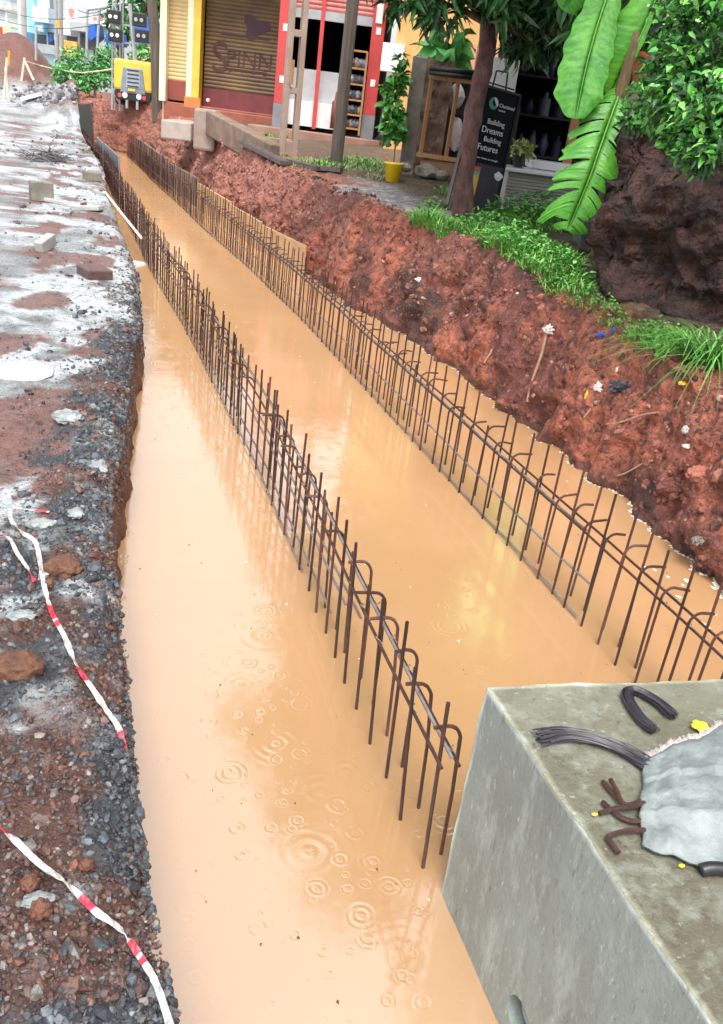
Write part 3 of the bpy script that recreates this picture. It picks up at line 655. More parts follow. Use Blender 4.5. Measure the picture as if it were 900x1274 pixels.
def lumpat(px, py, r, mat, label, name, cat, sz=(1,1,.7), amp=.3, group=None, seed=None, sub=3, lift=.25):
    p = gp(px, py); k = MB(); k.lump((p.x, p.y, p.z + r*sz[2]*lift), r, 4, amp, 2.3, seed if seed is not None else px*.37+py, sz)
    tag(rebase(k.build(name, mat, smooth=True), p), label, cat, group)
GL = 'earth clods on the left bank'
lumpat(78,712,.060,mat_browncl,'orange-brown earth clod enclosed by the curve of the barrier tape','earth_clod','clod',(1.1,.9,.7),.22,GL)
lumpat(22,835,.060,mat_browncl,'dark brown earth clod at the left photo edge beside the tape','earth_clod','clod',(1.2,.9,.75),.22,GL)
lumpat(62,735,.016,mat_orcl,'bright orange clay knob low on the large tape-side clod','earth_clod','clod',(1,1,1),.3,GL,lift=1.6)
lumpat(108,1082,.016,mat_orcl,'orange clay lump touching the lower tape','earth_clod','clod',(1,1,.9),.3,GL,lift=.8)
lumpat(38,1105,.018,mat_orcl,'dull orange clay lump left of the lower tape','earth_clod','clod',(1,1.2,.9),.3,GL,lift=.8)
lumpat(52,1140,.022,mat_orcl,'orange clay lump below a pale cement crust near the bottom left','earth_clod','clod',(1,1,.9),.3,GL,lift=.7)
lumpat(48,1125,.024,mat_cem,'flat pale cement crust lump near the bottom left','cement_lump','cement lump',(1.4,.8,.4),.25,'cement lumps on the left bank',lift=1)
lumpat(52,655,.036,mat_cem,'pale cement lump inside the loop of barrier tape','cement_lump','cement lump',(1.4,.8,.6),.3,'cement lumps on the left bank')
lumpat(95,640,.030,mat_cem,'grey cement lump between the tape loop and the water','cement_lump','cement lump',(1,1.3,.5),.3,'cement lumps on the left bank')
lumpat(28,768,.030,mat_cem,'grey cement lump left of the hanging tape','cement_lump','cement lump',(1.4,.9,.45),.3,'cement lumps on the left bank')
lumpat(122,585,.05,mat_cem,'grey cement lump on the gravel at the trench lip','cement_lump','cement lump',(.8,1.6,.4),.3,'cement lumps on the left bank')
lumpat(85,520,.06,mat_cem,'broad mottled cement lump below the round cement disc','cement_lump','cement lump',(1.2,1.5,.3),.35,'cement lumps on the left bank')
p = gp(28,462); k = MB(); k.lump((p.x, p.y, p.z), .17, 4, .08, 1.5, 5, (1,1.15,.13)); tag(rebase(k.build('cement_disc', M('pale_cement',(.42,.47,.48),(.5,.55,.56),6,.3,.2,40), smooth=True), p), 'flat round pale cement disc set in the gravel', 'cement disc')
def chunk(px, py, sz, rot, label, mat=None, name='concrete_chunk', tilt=0, group='broken concrete pieces on the left roadside', lift=.5):
    p = gp(px, py); k = MB(); q = Matrix.Rotation(R(rot), 3, 'Z') @ Matrix.Rotation(R(tilt), 3, 'X'); ax = [q @ Vector(v) for v in ((1,0,0),(0,1,0),(0,0,1))]
    k.box((p.x, p.y, p.z + sz[2]*lift), sz, ax); tag(rebase(k.build(name, mat or mat_conc, bevel=.012), p), label, 'concrete chunk', group)
chunk(52,250,(.28,.20,.24),12,'grey concrete cube standing below the twig pile', mat_conc_dark)
chunk(57,312,(.09,.26,.12),-28,'pale concrete wedge lying on the cement slurry', None, tilt=14)
chunk(85,257,(.10,.62,.05),68,'long narrow concrete strip lying beside the grey cube', None, tilt=5)
chunk(112,262,(.16,.34,.06),60,'flat concrete slab piece at the trench edge', None, tilt=-8)
chunk(118,345,(.22,.30,.10),20,'dark wet soil-covered chunk at the trench lip', M('wet_dark_chunk',(.06,.03,.028),(.12,.06,.05),12,.4,.5), lift=.3)
chunk(115,225,(.2,.3,.14),30,'dark rubble chunk right of the twig pile', mat_conc_dark)
# twig and wire pile
p = gp(60,200); k = MB()
for i in range(170):
    a = random.random()*6.283; r1 = min(.5, abs(random.gauss(0,.26))); b = Vector((p.x + r1*math.cos(a), p.y + 1.5*r1*math.sin(a), 0)); b.z = zl(b.x, b.y) + random.uniform(.0,.16)*math.exp(-r1*3)
    dv = Vector((random.gauss(0,1), random.gauss(0,1), random.uniform(-.2,.45))).normalized()*random.uniform(.12,.42)
    k.tube([b, b+dv*.5+Vector((0,0,.02)), b+dv], random.uniform(.004,.009), 4, col=random.choice([(.05,.045,.05),(.11,.10,.11),(.2,.19,.19)]))
tag(rebase(k.build('brushwood', mat_tint), p), 'tangled heap of dark twigs and wire on the pale road', 'twig pile')
p = gp(20,122)
# barrier tape
mat_tw = M('white_tape', (.56,.53,.52), (.32,.28,.265), 45, .35, .2, 60, spec=.6); mat_tr = M('red_tape_print', (.62,.03,.07), (.5,.03,.05), 16, .35, .2, 60)
def tape(px, w, label, lift=.012, redat=(), seed=1):
    pts = spline([gp(x, y) + Vector((0,0,lift+dz)) for x, y, dz in px], 9); k = MB(); n = len(pts); ws = []
    for i, p in enumerate(pts):
        t = (pts[min(i+1,n-1)]-pts[max(i-1,0)]).normalized(); sdv = t.cross(ZH).normalized(); a = 1.6*fr(i*.14, seed, 0, 1.0, 3) + .4*math.sin(i*.33+seed)
        ww = w*(.75 + .35*abs(fr(i*.15, seed+4, 0, 1, 2))); q = sdv*math.cos(a) + sdv.cross(t)*math.sin(a)
        ws.append((p - q*ww/2, p + ZH*.003*math.sin(i*1.7), p + q*ww/2))
    for i in range(n-1):
        u = i/(n-1); k.m = 1 if any(abs(u-c) < h for c, h in redat) else 0
        b = len(k.v); k.add(list(ws[i]) + list(ws[i+1]), [(0,1,4,3),(1,2,5,4)])
    p0 = pts[0]; tag(rebase(k.build('barrier_tape', [mat_tw, mat_tr], solid=.0012), (p0.x, p0.y, p0.z)), label, 'barrier tape', 'strips of red and white barrier tape')
tape([(62,642,.0),(35,643,.02),(16,645,.03),(15,660,.03),(30,676,.03),(45,690,.03),(52,720,.03),(56,745,.03),(66,775,.02),(80,803,.02),(95,838,.02),(115,866,.01),(132,890,.01),(148,912,.0),(157,942,-.01)], .0185, 'longest strip of barrier tape, looping by the orange-brown clod then down to the water edge', redat=((.02,.02),(.56,.02),(.60,.008),(.74,.02),(.965,.03)), seed=3)
tape([(-6,676,.02),(12,680,.02),(22,698,.02),(33,715,.02),(44,733,.02)], .017, 'short strip of barrier tape entering from the photo edge beside the upper loop', redat=((.08,.09),(.93,.08)), seed=5)
tape([(-8,1035,.02),(20,1060,.02),(50,1088,.02),(85,1115,.02),(120,1148,.02),(150,1170,.02),(175,1205,.02),(195,1240,.02),(212,1285,.0)], .0175, 'lowest strip of barrier tape crossing the gravel to the bottom edge', redat=((.05,.025),(.45,.03),(.70,.03),(.76,.015)), seed=12)
# ------------------------------------------------------------------ right bank: clods, litter, weeds
mb = MB(); RC = [(.18,.062,.042),(.12,.042,.032),(.22,.085,.06),(.085,.032,.026),(.28,.13,.09),(.34,.21,.16),(.05,.022,.02),(.14,.05,.036),(.10,.038,.03)]
def face_pt(y, t):
    a = lut(T_XR, y); e = lut(T_XT, y); zt = zr(e, y); z = zt*t; return Vector((a + (e-a)*t**1.25, y, z))
for i in range(9500):
    y = 2.2 + 20*random.random()**1.8; r = (.003 + .022*random.random()**5)*(1+.05*y); top = random.random()
    if top < .4:
        e = lut(T_XT, y); x = e + random.gauss(.05, .14); 
        if x < e: continue
        mb.stone((x, y, zr(x, y) + r*.2), r, random.choice(RC))
    else:
        e = lut(T_XT, y); zt_ = zr(e, y); q = face(y, zt_*random.random()**.6, zt_, lut(T_XR, y), e); mb.stone((q[0]+r*.3, q[1], q[2]), r*.9, random.choice(RC))
for i in range(4200):
    y = 2.2 + 20*random.random()**1.8; e = lut(T_XT, y); zt_ = zr(e, y); z = zt_*random.random()**.75; q = face(y, z, zt_, lut(T_XR, y), e)
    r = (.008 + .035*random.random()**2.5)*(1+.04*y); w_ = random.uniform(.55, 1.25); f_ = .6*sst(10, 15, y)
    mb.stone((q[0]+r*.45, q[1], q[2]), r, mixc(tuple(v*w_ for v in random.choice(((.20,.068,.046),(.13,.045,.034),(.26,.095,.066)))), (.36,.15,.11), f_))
mb.build('soil_clods', mat_clod, kind='stuff')
def onface(px, py):       # where a sight line meets the bank face or the verge
    r = ray(px, py); r = r/r.dot(FH); t = 2.0
    while t < 60:
        p = CAM + r*t
        a = lut(T_XR, p.y); e = lut(T_XT, p.y)
        if p.x > a - .25 and p.z < 1.5:
            zt = zr(e, p.y)
            if p.x >= e and p.z < zr(p.x, p.y): return p
            if p.z < zt - .01 and p.x > face(p.y, max(p.z, 0), zt, a, e)[0]: return p
        t *= 1.003
    return p
def litter(px, py, r, mat, label, name, cat, sz=(1,1,.5), amp=.35, group='litter on the right bank', pull=.015, sub=3):
    p = onface(px, py); r *= .8; p = p - (p-CAM).normalized()*pull*.2; k = MB(); k.lump(p, r, 4, amp*1.5, 2.4, px+py*.3, sz); tag(rebase(k.build(name, mat), p - ZH*r*sz[2]), label, cat, group)
mat_rag = M('white_rag', (.62,.58,.55), (.75,.70,.68), 12, .7, .5)
mat_blackpl = M('black_bag', (.035,.035,.045), (.09,.09,.11), 14, .3, .6, 40)
mat_brick = M('brick', (.32,.11,.07), (.25,.09,.06), 6, .8, .4)
litter(683,410,.045,mat_rag,'dirty white rag hooked at the top of a stick','rag','rag',(1,1,.8),.5)
litter(750,417,.035,mat_blue,'crumpled blue plastic scrap at the bank edge, left of another','plastic_scrap','plastic scrap',(1.5,1,.5),.4)
litter(763,412,.025,mat_blue,'small blue plastic scrap at the right of the larger one','plastic_scrap','plastic scrap',(1,1,.9),.4)
litter(698,425,.018,mat_blue,'tiny blue plastic scrap beside the dirty white rag','plastic_scrap','plastic scrap',(1,1,.9),.4)
litter(850,477,.026,mat_petal,'yellow plastic cap lying beside the grass tuft','yellow_litter','litter',(1.4,1,.5),.2)
litter(778,483,.075,mat_blackpl,'crumpled black plastic bag half buried in the bank face','plastic_bag','plastic bag',(1.5,1,.6),.5,sub=3)
litter(745,482,.035,mat_rag,'white plastic scrap left of the black bag','plastic_scrap','plastic scrap',(1,1,.9),.5)
litter(767,462,.022,mat_rag,'upright white scrap above the black bag','plastic_scrap','plastic scrap',(.5,.6,1.6),.3)
litter(730,492,.017,mat_petal,'yellow flower scrap hanging below the bank edge','flower','flower',(.6,.6,2),.5)
litter(855,535,.035,mat_conc,'broken pale brick end stuck in the bank face','brick_piece','brick',(1.1,1,.9),.15)
litter(858,555,.03,mat_rag,'pale stone flake under the brick end','stone','stone',(1.8,.8,.4),.3)
litter(870,590,.07,mat_brick,'large red laterite stone in the bank face below the pale brick end','stone','stone',(1.3,1,.8),.2,sub=3)
litter(868,672,.035,mat_conc_dark,'grey stone low on the bank face near the photo edge','stone','stone',(1,1,.9),.3)
litter(645,365,.02,mat_rag,'white stone left of the rag on the upper bank','stone','stone',(1.2,1,.6),.3)
litter(522,348,.03,mat_rag,'white paper scrap on the bank face below the tree','plastic_scrap','plastic scrap',(1.4,1,.9),.4)
litter(478,325,.025,mat_rag,'white stone on the bank face left of the paper scrap','stone','stone',(1,1,.9),.3)
litter(420,352,.035,mat_conc,'pale tan stone low on the bank beside the trench wall','stone','stone',(1.2,1,.8),.3)
litter(287,178,.16,M('fresh_soil',(.30,.11,.075),(.4,.16,.11),5,.8,.8),'rounded red earth lump on the bank crest beside the concrete kerb','earth_lump','clod',(1.3,1,.9),.3,sub=3)
litter(375,340,.07,mat_white,'white bag scrap hanging at the end of the tan board','plastic_scrap','plastic scrap',(.8,.8,.9),.4)
def stick(a, b, r, label, name='stick', pull=.02, mat=None):
    pa, pb = onface(*a), onface(*b); pa -= (pa-CAM).normalized()*pull; pb -= (pb-CAM).normalized()*pull; k = MB()
    k.tube(spline([pa, pa.lerp(pb, .35) + Vector((.01,0,.012)), pa.lerp(pb,.7) - Vector((.008,0,.01)), pb], 3), [r*(1-.035*i) for i in range(10)], 6)
    tag(rebase(k.build(name, mat or mat_stk), pa), label, 'stick', 'sticks and roots in the bank face')
mat_stk = M('pale_stick', (.36,.21,.15), (.28,.15,.10), 20, .8, .4)
stick((680,415),(656,500),.014,'pale stick leaning on the bank under the white rag')
stick((820,513),(755,528),.007,'thin root curving across the bank face under the black bag', 'root')
stick((812,573),(768,592),.007,'thin bare root low on the bank face', 'root')
stick((735,508),(727,520),.009,'short pale stick end under the yellow flower scrap')
stick((612,435),(603,452),.01,'dark short root stump on the middle bank', 'root')
# weeds and grass (uncountable ground cover)
GCOL = [(.09,.30,.035),(.12,.38,.05),(.05,.19,.03),(.20,.44,.08),(.26,.42,.12),(.15,.36,.05)]
mb = MB()
def patch(px, py, rx, ry, n, L=(.08,.2), W=.008, cols=GCOL, bend=.5):
    c = gp(px, py)
    for i in range(n):
        a = random.random()*6.283; q = random.random()**.6; x = c.x + rx*q*math.cos(a); y = c.y + ry*q*math.sin(a)
        if x < lut(T_XT, y)-.02: continue
        k = .5 + .5*(1-q); d = Vector((random.gauss(0,.45), random.gauss(0,.45), 1)); cc = random.choice(cols); w = random.uniform(.7,1.3)
        mb.blade((x, y, zr(x, y)-.01), d, random.uniform(*L)*k, W*random.uniform(.7,1.5), random.uniform(.2, bend), tuple(v*w for v in cc))
DRY = [(.20,.24,.10),(.28,.29,.15),(.12,.2,.06),(.33,.31,.2)]
patch(530,282,.30,.42,2400,(.18,.38),.010)
patch(545,258,.15,.3,300,(.1,.22),.01,DRY)
patch(648,318,.55,.55,2300,(.12,.30),.011)
patch(600,292,.40,.45,1500,(.10,.26),.011)
patch(690,345,.30,.45,900,(.08,.24),.010)
patch(735,385,.3,.3,220,(.05,.13),.008)
patch(815,432,.32,.35,520,(.08,.22),.009)
patch(765,402,.12,.12,200,(.04,.09),.008)
patch(330,168,.55,.8,1100,(.12,.28),.016)
patch(345,192,.30,.5,700,(.10,.22),.014)
patch(395,205,.6,.8,900,(.08,.2),.014,GCOL+DRY)
patch(450,205,.6,1.0,1500,(.08,.22),.012,GCOL+DRY)
patch(465,222,.4,.3,200,(.06,.16),.010,DRY)
patch(560,240,.2,.4,250,(.08,.2),.011,DRY+GCOL)
patch(225,130,.8,.8,500,(.1,.25),.02,DRY+GCOL)
patch(680,275,.6,.8,1600,(.1,.3),.013,GCOL)
mb.build('grass', mat_grass, kind='stuff')
# broad-leaved creeping weeds among the grass
mb = MB()
def weeds(px, py, rx, ry, n, L=.05, hmax=.22, cols=((.06,.24,.03),(.10,.36,.06),(.15,.42,.08),(.03,.11,.02),(.2,.42,.12))):
    c = gp(px, py)
    for i in range(n):
        a = random.random()*6.283; q = random.random()**.6; x = c.x + rx*q*math.cos(a); y = c.y + ry*q*math.sin(a)
        if x < lut(T_XT, y)-.03: continue
        z = zr(x, y) + random.random()*hmax*(1-q*q*.7)
        mb.leaf((x,y,z), (random.gauss(0,1), random.gauss(0,1), random.uniform(-.3,.6)), L*random.uniform(.6,1.4), L*.55*random.uniform(.7,1.2), (random.gauss(0,.4), random.gauss(0,.4), 1), random.choice(cols))
weeds(635,315,.50,.50,1300,.055,.26); weeds(690,340,.32,.4,380,.05,.2); weeds(600,285,.35,.4,500,.05,.2); weeds(665,272,.6,.6,700,.07,.3)
weeds(740,375,.25,.25,160,.035,.1); weeds(810,425,.28,.3,300,.035,.15); weeds(536,275,.2,.3,300,.045,.25)
mb.build('ground_weeds', mat_leaf, kind='stuff')
def tuft(px, py, n, L, W, label, bend=(.5,1.1), spread=.55):
    p = gp(px, py); k = MB()
    for i in range(n):
        d = Vector((random.gauss(0,spread), random.gauss(0,spread), 1)); k.blade(p + Vector((random.gauss(0,.03), random.gauss(0,.03), -.02)), d, random.uniform(*L), W*random.uniform(.7,1.3), random.uniform(*bend), random.choice([(.06,.22,.035),(.10,.30,.05),(.16,.36,.08),(.05,.16,.03)]))
    tag(rebase(k.build('grass_tuft', mat_grass), p), label, 'grass tuft', 'long grass tufts on the bank')
tuft(885,452,150,(.25,.55),.012,'largest tuft of long arching grass at the right photo edge')
tuft(858,440,60,(.18,.36),.009,'smaller arching grass tuft left of the largest one')
tuft(800,430,26,(.15,.34),.006,'sparse grass tuft of thin bent stalks before the dark earth wall', (.4,.9), .4)
# ------------------------------------------------------------------ dark laterite wall with a leafy shrub on top
B = gp(712,350); Rr = gp(900,432)
def later():
    k = MB(); n, mz = 170, 90; A0 = B.copy(); dirv = (Vector((Rr.x, Rr.y, 0)) - Vector((B.x, B.y, 0))).normalized(); dirv = (dirv*.75 + UH*.45).normalized(); back = Vector((-dirv.y, dirv.x, 0))
    if back.dot(FH) < 0: back = -back
    prof = []
    for i in range(n+1):      # plan outline: end face, then the long front face
        s = i/n*5.2 - 1.6
        if s < 0: q = Vector((A0.x, A0.y, 0)) + back*(-s)
        else: q = Vector((A0.x, A0.y, 0)) + dirv*s
        nv = (-dirv*.9 if s < -.2 else (-back if s > .2 else (-dirv - back).normalized()))
        prof.append((q, nv, s))
    rows = []
    for q, nv, s in prof:
        r = []; zb = B.z - .3
        for j in range(mz+1):
            t = j/mz; z = zb + 2.05*min(1, t*1.15); inn = .30*t + (.0 if t < .87 else (t-.87)*9)
            amp = .13; d = amp*fr(q.x, q.y, z, 2.2, 6) + .07*fr(q.x+4, q.y, z, 7, 5) + .12*(noise.ridged_multi_fractal(Vector((q.x*1.2, q.y*1.2, z*1.2)), 1, 2, 4, 1, 2)-1)
            ctr = Vector((0,0,0)); p = q + nv*(d - inn) ; 
            if s < 0: p += dirv*(0.35*t)       # end face leans in
            r.append(Vector((p.x, p.y, z + .05*fr(q.x, q.y, z, 3))))
        rows.append(r)
    n2 = mz+1; k.add([p for r in rows for p in r], [(i*n2+j, (i+1)*n2+j, (i+1)*n2+j+1, i*n2+j+1) for i in range(n) for j in range(mz)])
    return k, dirv, back
k, LD, LB = later()
tag(rebase(k.build('earth_wall', mat_later, smooth=True), B), 'rough dark laterite earth wall rising behind the red bank', 'earth wall')
LC = [(.05,.25,.035),(.10,.40,.05),(.03,.13,.02),(.20,.50,.10),(.015,.06,.014),(.02,.09,.02)]
def foliage(k, c, r, n, L, cols, sz=(1,1,1), droop=.2, shell=.55, wr_=.5, clump=0, seed=0):
    rnd = random.Random(seed); cl = [Vector((rnd.gauss(0,1), rnd.gauss(0,1), rnd.gauss(0,1))).normalized()*rnd.uniform(.35,1) for i in range(clump)] if clump else None
    for i in range(n):
        if cl:
            q = cl[i % clump]; d = q + Vector((rnd.gauss(0,1), rnd.gauss(0,1), rnd.gauss(0,1)))*.16; 
        else:
            d = Vector((rnd.gauss(0,1), rnd.gauss(0,1), rnd.gauss(0,1))).normalized()*(shell + (1-shell)*rnd.random())
        p = Vector(c) + Vector((d.x*sz[0], d.y*sz[1], d.z*sz[2]))*r
        o = (d.normalized()*.6 + Vector((rnd.gauss(0,.6), rnd.gauss(0,.6), rnd.gauss(-.15,.5)))); cc = rnd.choice(cols); w = rnd.uniform(.7,1.25)
        k.leaf(p, o, L*rnd.uniform(.6,1.3), L*wr_*rnd.uniform(.8,1.2), d.normalized()*.5 + Vector((rnd.gauss(0,.5), rnd.gauss(0,.5), .8)), tuple(v*w for v in cc), droop=droop)
sh = thing('shrub', 'bright leafy shrub with small glossy leaves spilling over the dark earth wall', 'shrub', B + LD*1.0 + LB*.3 + ZH*1.5)
k = MB()
for i, (px, py, D, r, n) in enumerate([(872,55,5.6,.30,560),(888,120,5.3,.32,640),(838,120,5.6,.20,300),(808,135,5.9,.13,150),(868,165,5.2,.17,260),(900,20,5.5,.36,600),(850,15,6.0,.16,150),(785,150,6.0,.07,40),(872,195,5.1,.09,70),(845,175,5.3,.08,60),(935,90,5.2,.42,500),(800,112,6.1,.08,50),(905,185,5.0,.12,90),(866,208,5.15,.05,26),(850,75,5.5,.16,160)]):
    foliage(k, atd(px, py, D), r, int(n*1.45), .060, LC, (1.15,1,1), .25, .3, .48, clump=26, seed=i)
k.build('foliage', mat_leaf, sh)
k = MB(); b0 = B + LD*1.1 + LB*.35 + ZH*1.2
for px, py, D in [(800,140,5.9),(840,60,5.7),(880,110,5.4),(870,180,5.3),(890,30,5.5),(825,130,5.7),(782,160,6)]:
    e = atd(px, py, D); k.tube(spline([b0, b0.lerp(e,.5)+Vector((0,0,.12)), e], 4), [.016-.0015*i for i in range(9)], 5)
k.build('stem', mat_bark, sh)
# ------------------------------------------------------------------ street tree at the bank edge
tb = gp(576,274); TD = tb.dot(FH)
tr = thing('street_tree', 'dark-barked tree with drooping glossy leaves leaning over the bank beside the black signboard', 'tree', tb)
tp = [(576,282,0),(577,225,0),(583,180,0),(592,130,0),(603,80,0),(608,40,.05),(606,-10,.1),(612,-70,.2),(606,-150,.3),(600,-260,.4)]
pts = spline([atd(x, y, TD+dz) for x, y, dz in tp], 5); npt = len(pts); k = MB()
k.tube([p + Vector((.018*fr(0,i*.3,1,1), .018*fr(3,i*.3,1,1), 0)) for i, p in enumerate(pts)], [max(.04, .112*(1-.4*i/npt) + .03*math.exp(-i/2.5) + .012*fr(0, i*.4, 0, 1)) for i in range(npt)], 14)
k.build('trunk', mat_bark, tr, smooth=True)
TC = [(.030,.105,.030),(.045,.16,.04),(.022,.07,.022),(.07,.22,.05),(.018,.05,.018)]
fk = MB(); bk_n = 0; rnd = random.Random(5)
tips = []
start = atd(606,30,TD)
for px, py, dz, r in [(522,8,-.3,.16),(548,18,-.5,.18),(500,-48,-.2,.4),(645,12,.1,.30),(672,28,.3,.30),(695,0,.2,.36),(706,42,.4,.20),(628,-25,-.2,.36),(668,62,.2,.10),(565,-48,-.4,.4),(640,-70,0,.55),(720,-40,.3,.5),(480,-90,0,.5),(488,4,.3,.07),(645,62,.2,.10)]:
    tips.append((atd(px, py, TD+dz), r))
for i in range(40):      # the crown above the picture
    a = rnd.random()*6.283; q = rnd.random()**.5*2.9; z = rnd.uniform(3.7, 8.6); s = math.sin(math.pi*min(1, (z-2.6)/6.6)); tips.append((Vector((tb.x + .75 + q*s*math.cos(a), tb.y - .1 + q*s*math.sin(a), z)), rnd.uniform(.5,.8)))
for i, (e, r) in enumerate(tips):
    s0 = start if i < 15 else pts[-1 - rnd.randint(0, 14)]
    k = MB(); mid = s0.lerp(e, .5) + Vector((0,0,.10*(e-s0).length)); L_ = (e-s0).length
    if i < 15 or i % 2 == 0: k.tube(spline([s0, mid, e], 4), [max(.008, .035*(1-.1*j)) for j in range(9)], 6); k.build('limb', mat_bark, tr)
    n = int((190 if i < 15 else 420)*r/.4)
    foliage(fk, e, r, n, .19 if i < 15 else .22, TC, (1,1,.85), .55, .3, .30, clump=max(6, int(18*r/.4)), seed=100+i)
fk.build('crown', mat_leaf, tr)
# second, larger tree, unseen: added off frame right to darken the water reflection
t2 = thing('unseen_tree', 'unseen tall tree added behind the earth wall to darken the water reflection', 'tree', (7.2, 5.6, 1.0)); k = MB(); k.tube([(7.2,5.6,.8),(7.1,5.5,3),(6.8,5.3,6)], [.25,.2,.12], 10); k.build('trunk', mat_bark, t2, smooth=True)
k = MB()
for i in range(46):
    a = rnd.random()*6.283; q = rnd.random()**.5*3.0; z = rnd.uniform(4.2, 10.5); s = math.sin(math.pi*min(1, (z-3.2)/8.3)); foliage(k, (6.8+q*s*math.cos(a), 5.3+q*s*math.sin(a), z), rnd.uniform(.6,.9), 420, .24, TC, (1,1,.85), .4, .3, .34, clump=24, seed=300+i)
k.build('crown', mat_leaf, t2)
# ------------------------------------------------------------------ banana plant
mat_ban = M('banana_leaf', (.045,.23,.022), (.10,.34,.035), 5, .36, .5, 24, tint=True, spec=.4)
mat_rib = M('banana_midrib', (.13,.33,.07), (.18,.38,.10), 6, .4, .1)
mat_bstem = M('banana_stem', (.10,.06,.03), (.20,.15,.06), 5, .6, .4, 30, stretch=(5,5,.5))
bb = gp(752,330); BD = bb.dot(FH) + .35
bb = atd(752,300,BD); bb.z = zr(bb.x, bb.y)
bn = thing('banana_plant', 'banana plant with broad glossy leaves, one torn frond hanging down before the dark earth wall', 'banana plant', bb)
k = MB(); sp_ = spline([bb - ZH*.1, atd(757,230,BD), atd(765,150,BD), atd(778,95,BD), atd(792,40,BD)], 4); k.tube(sp_, [.085-.003*i for i in range(len(sp_))], 10); k.build('stem', mat_bstem, bn, smooth=True)
def banana(px, wid, nrm_tilt, torn=0, seed=0, fold=.25, tint=(1,1,1), shape=None, gap=(.06,.12)):
    mid = spline([atd(x, y, BD+dz) for x, y, dz in px], 26 if torn else 16); n = len(mid); k = MB(); rnd = random.Random(seed); m_ = 7
    cuts = []; u = 0.03
    while torn and u < 1: cuts.append(u); u += rnd.uniform(*gap)
    for side in (-1, 1):
        seg = []; 
        for i in range(n):
            t = (mid[min(i+1,n-1)]-mid[max(i-1,0)]).normalized(); view = (CAM-mid[i]).normalized(); sdv = t.cross(view).normalized()*side; nn = sdv.cross(t)*side
            if nn.dot(view) < 0: nn = -nn
            u = i/(n-1); prof = (shape or (lambda u: min(1, (u/.12)**.6) * min(1, ((1-u)/.3))**.55))(u)
            w = wid[0 if side < 0 else 1]*max(.02, prof)*(1 + .05*math.sin(i*.7+seed))
            sid = sum(1 for c in cuts if c < u + .012*side); sr = random.Random(seed*99 + sid*7 + side)
            swing = sr.uniform(-.30,.42)*(1 if gap[1] < .2 else .3) if torn else 0; dip = sr.uniform(.05,.6)*(1 if gap[1] < .2 else .5) if torn else .12
            row = []
            for j in range(m_):
                s = j/(m_-1)
                row.append(mid[i] + sdv*w*s*(1-.25*s*dip) + t*w*s*(.22+swing*s) + nn*w*(fold*s - (fold+dip*.6)*s*s) + nn*.005*fr(i*.45, side*3+seed, 0, 1.0, 3)*s*2 + ZH*(-.16*w*s*s if torn else 0))
            seg.append((row, sid))
        for i in range(n-1):
            if torn and seg[i][1] != seg[i+1][1]: 
                # the tear: short web next to the midrib only
                a, b = seg[i][0], seg[i+1][0]; k.add([a[0], a[1], b[1], b[0]], [(0,1,2,3)], tint); continue
            a, b = seg[i][0], seg[i+1][0]; q = (.74 if i % 3 == 0 else 1.06) + .12*rnd.random(); c = tuple(v*q for v in tint)
            for j in range(m_-1): k.add([a[j], a[j+1], b[j+1], b[j]], [(0,1,2,3)], c)
    lf = k.build('leaf', mat_ban, bn, smooth=True); bm = bmesh.new(); bm.from_mesh(lf.data); bmesh.ops.remove_doubles(bm, verts=bm.verts, dist=.0004); bm.to_mesh(lf.data); bm.free(); lf.data.polygons.foreach_set('use_smooth', [True]*len(lf.data.polygons))
    k = MB(); k.tube([p + (CAM-p).normalized()*.006 for p in mid], [.010*(1-.75*i/(n-1)) for i in range(n)], 6); k.build('midrib', mat_rib, lf, smooth=True)
bl_shape = lambda u: min(1, .35+u*1.2)*min(1, (1-u)/.16)**.5
banana([(775,-70,.1),(757,-10,0),(741,40,-.05),(728,90,-.12),(716,148,-.2)], (.19,.22), 0, 0, 1, .25, (.95,.95,1), bl_shape)
banana([(838,-60,.1),(818,-5,.0),(797,45,-.02),(776,85,0),(760,118,.05)], (.05,.30), 0, 0, 4, .3, (1.25,1.15,.8), bl_shape)
banana([(775,105,.05),(764,135,-.1),(748,180,-.2),(736,215,-.28),(722,250,-.32),(706,287,-.34)], (.26,.30), 0, 1, 7, .25, (1.05,1.0,1.0), lambda u: min(1,.35+u*2.2)*min(1,(1-u)/.18)**.5)
banana([(735,-90,.3),(725,-40,.3),(715,-10,.35),(700,12,.4)], (.12,.12), 0, 0, 9, .25, (.8,.9,.9), bl_shape)
banana([(800,95,.3),(795,110,.25),(782,135,.2),(775,165,.2)], (.12,.12), 0, 0, 11, .25, (.8,.85,.7), bl_shape)
k = MB(); d0 = atd(770,100,BD+.1)
for i in range(7): e = atd(735+random.uniform(-14,12), 150+random.uniform(-10,45), BD+.1+random.uniform(-.1,.1)); k.tube(spline([d0, d0.lerp(e,.5)+Vector((random.gauss(0,.03),0,.02)), e], 4), [.03-.003*j for j in range(9)], 5)
k.build('dead_leaf', M('dead_banana_leaf',(.12,.05,.03),(.05,.025,.02),8,.8,.6), bn)
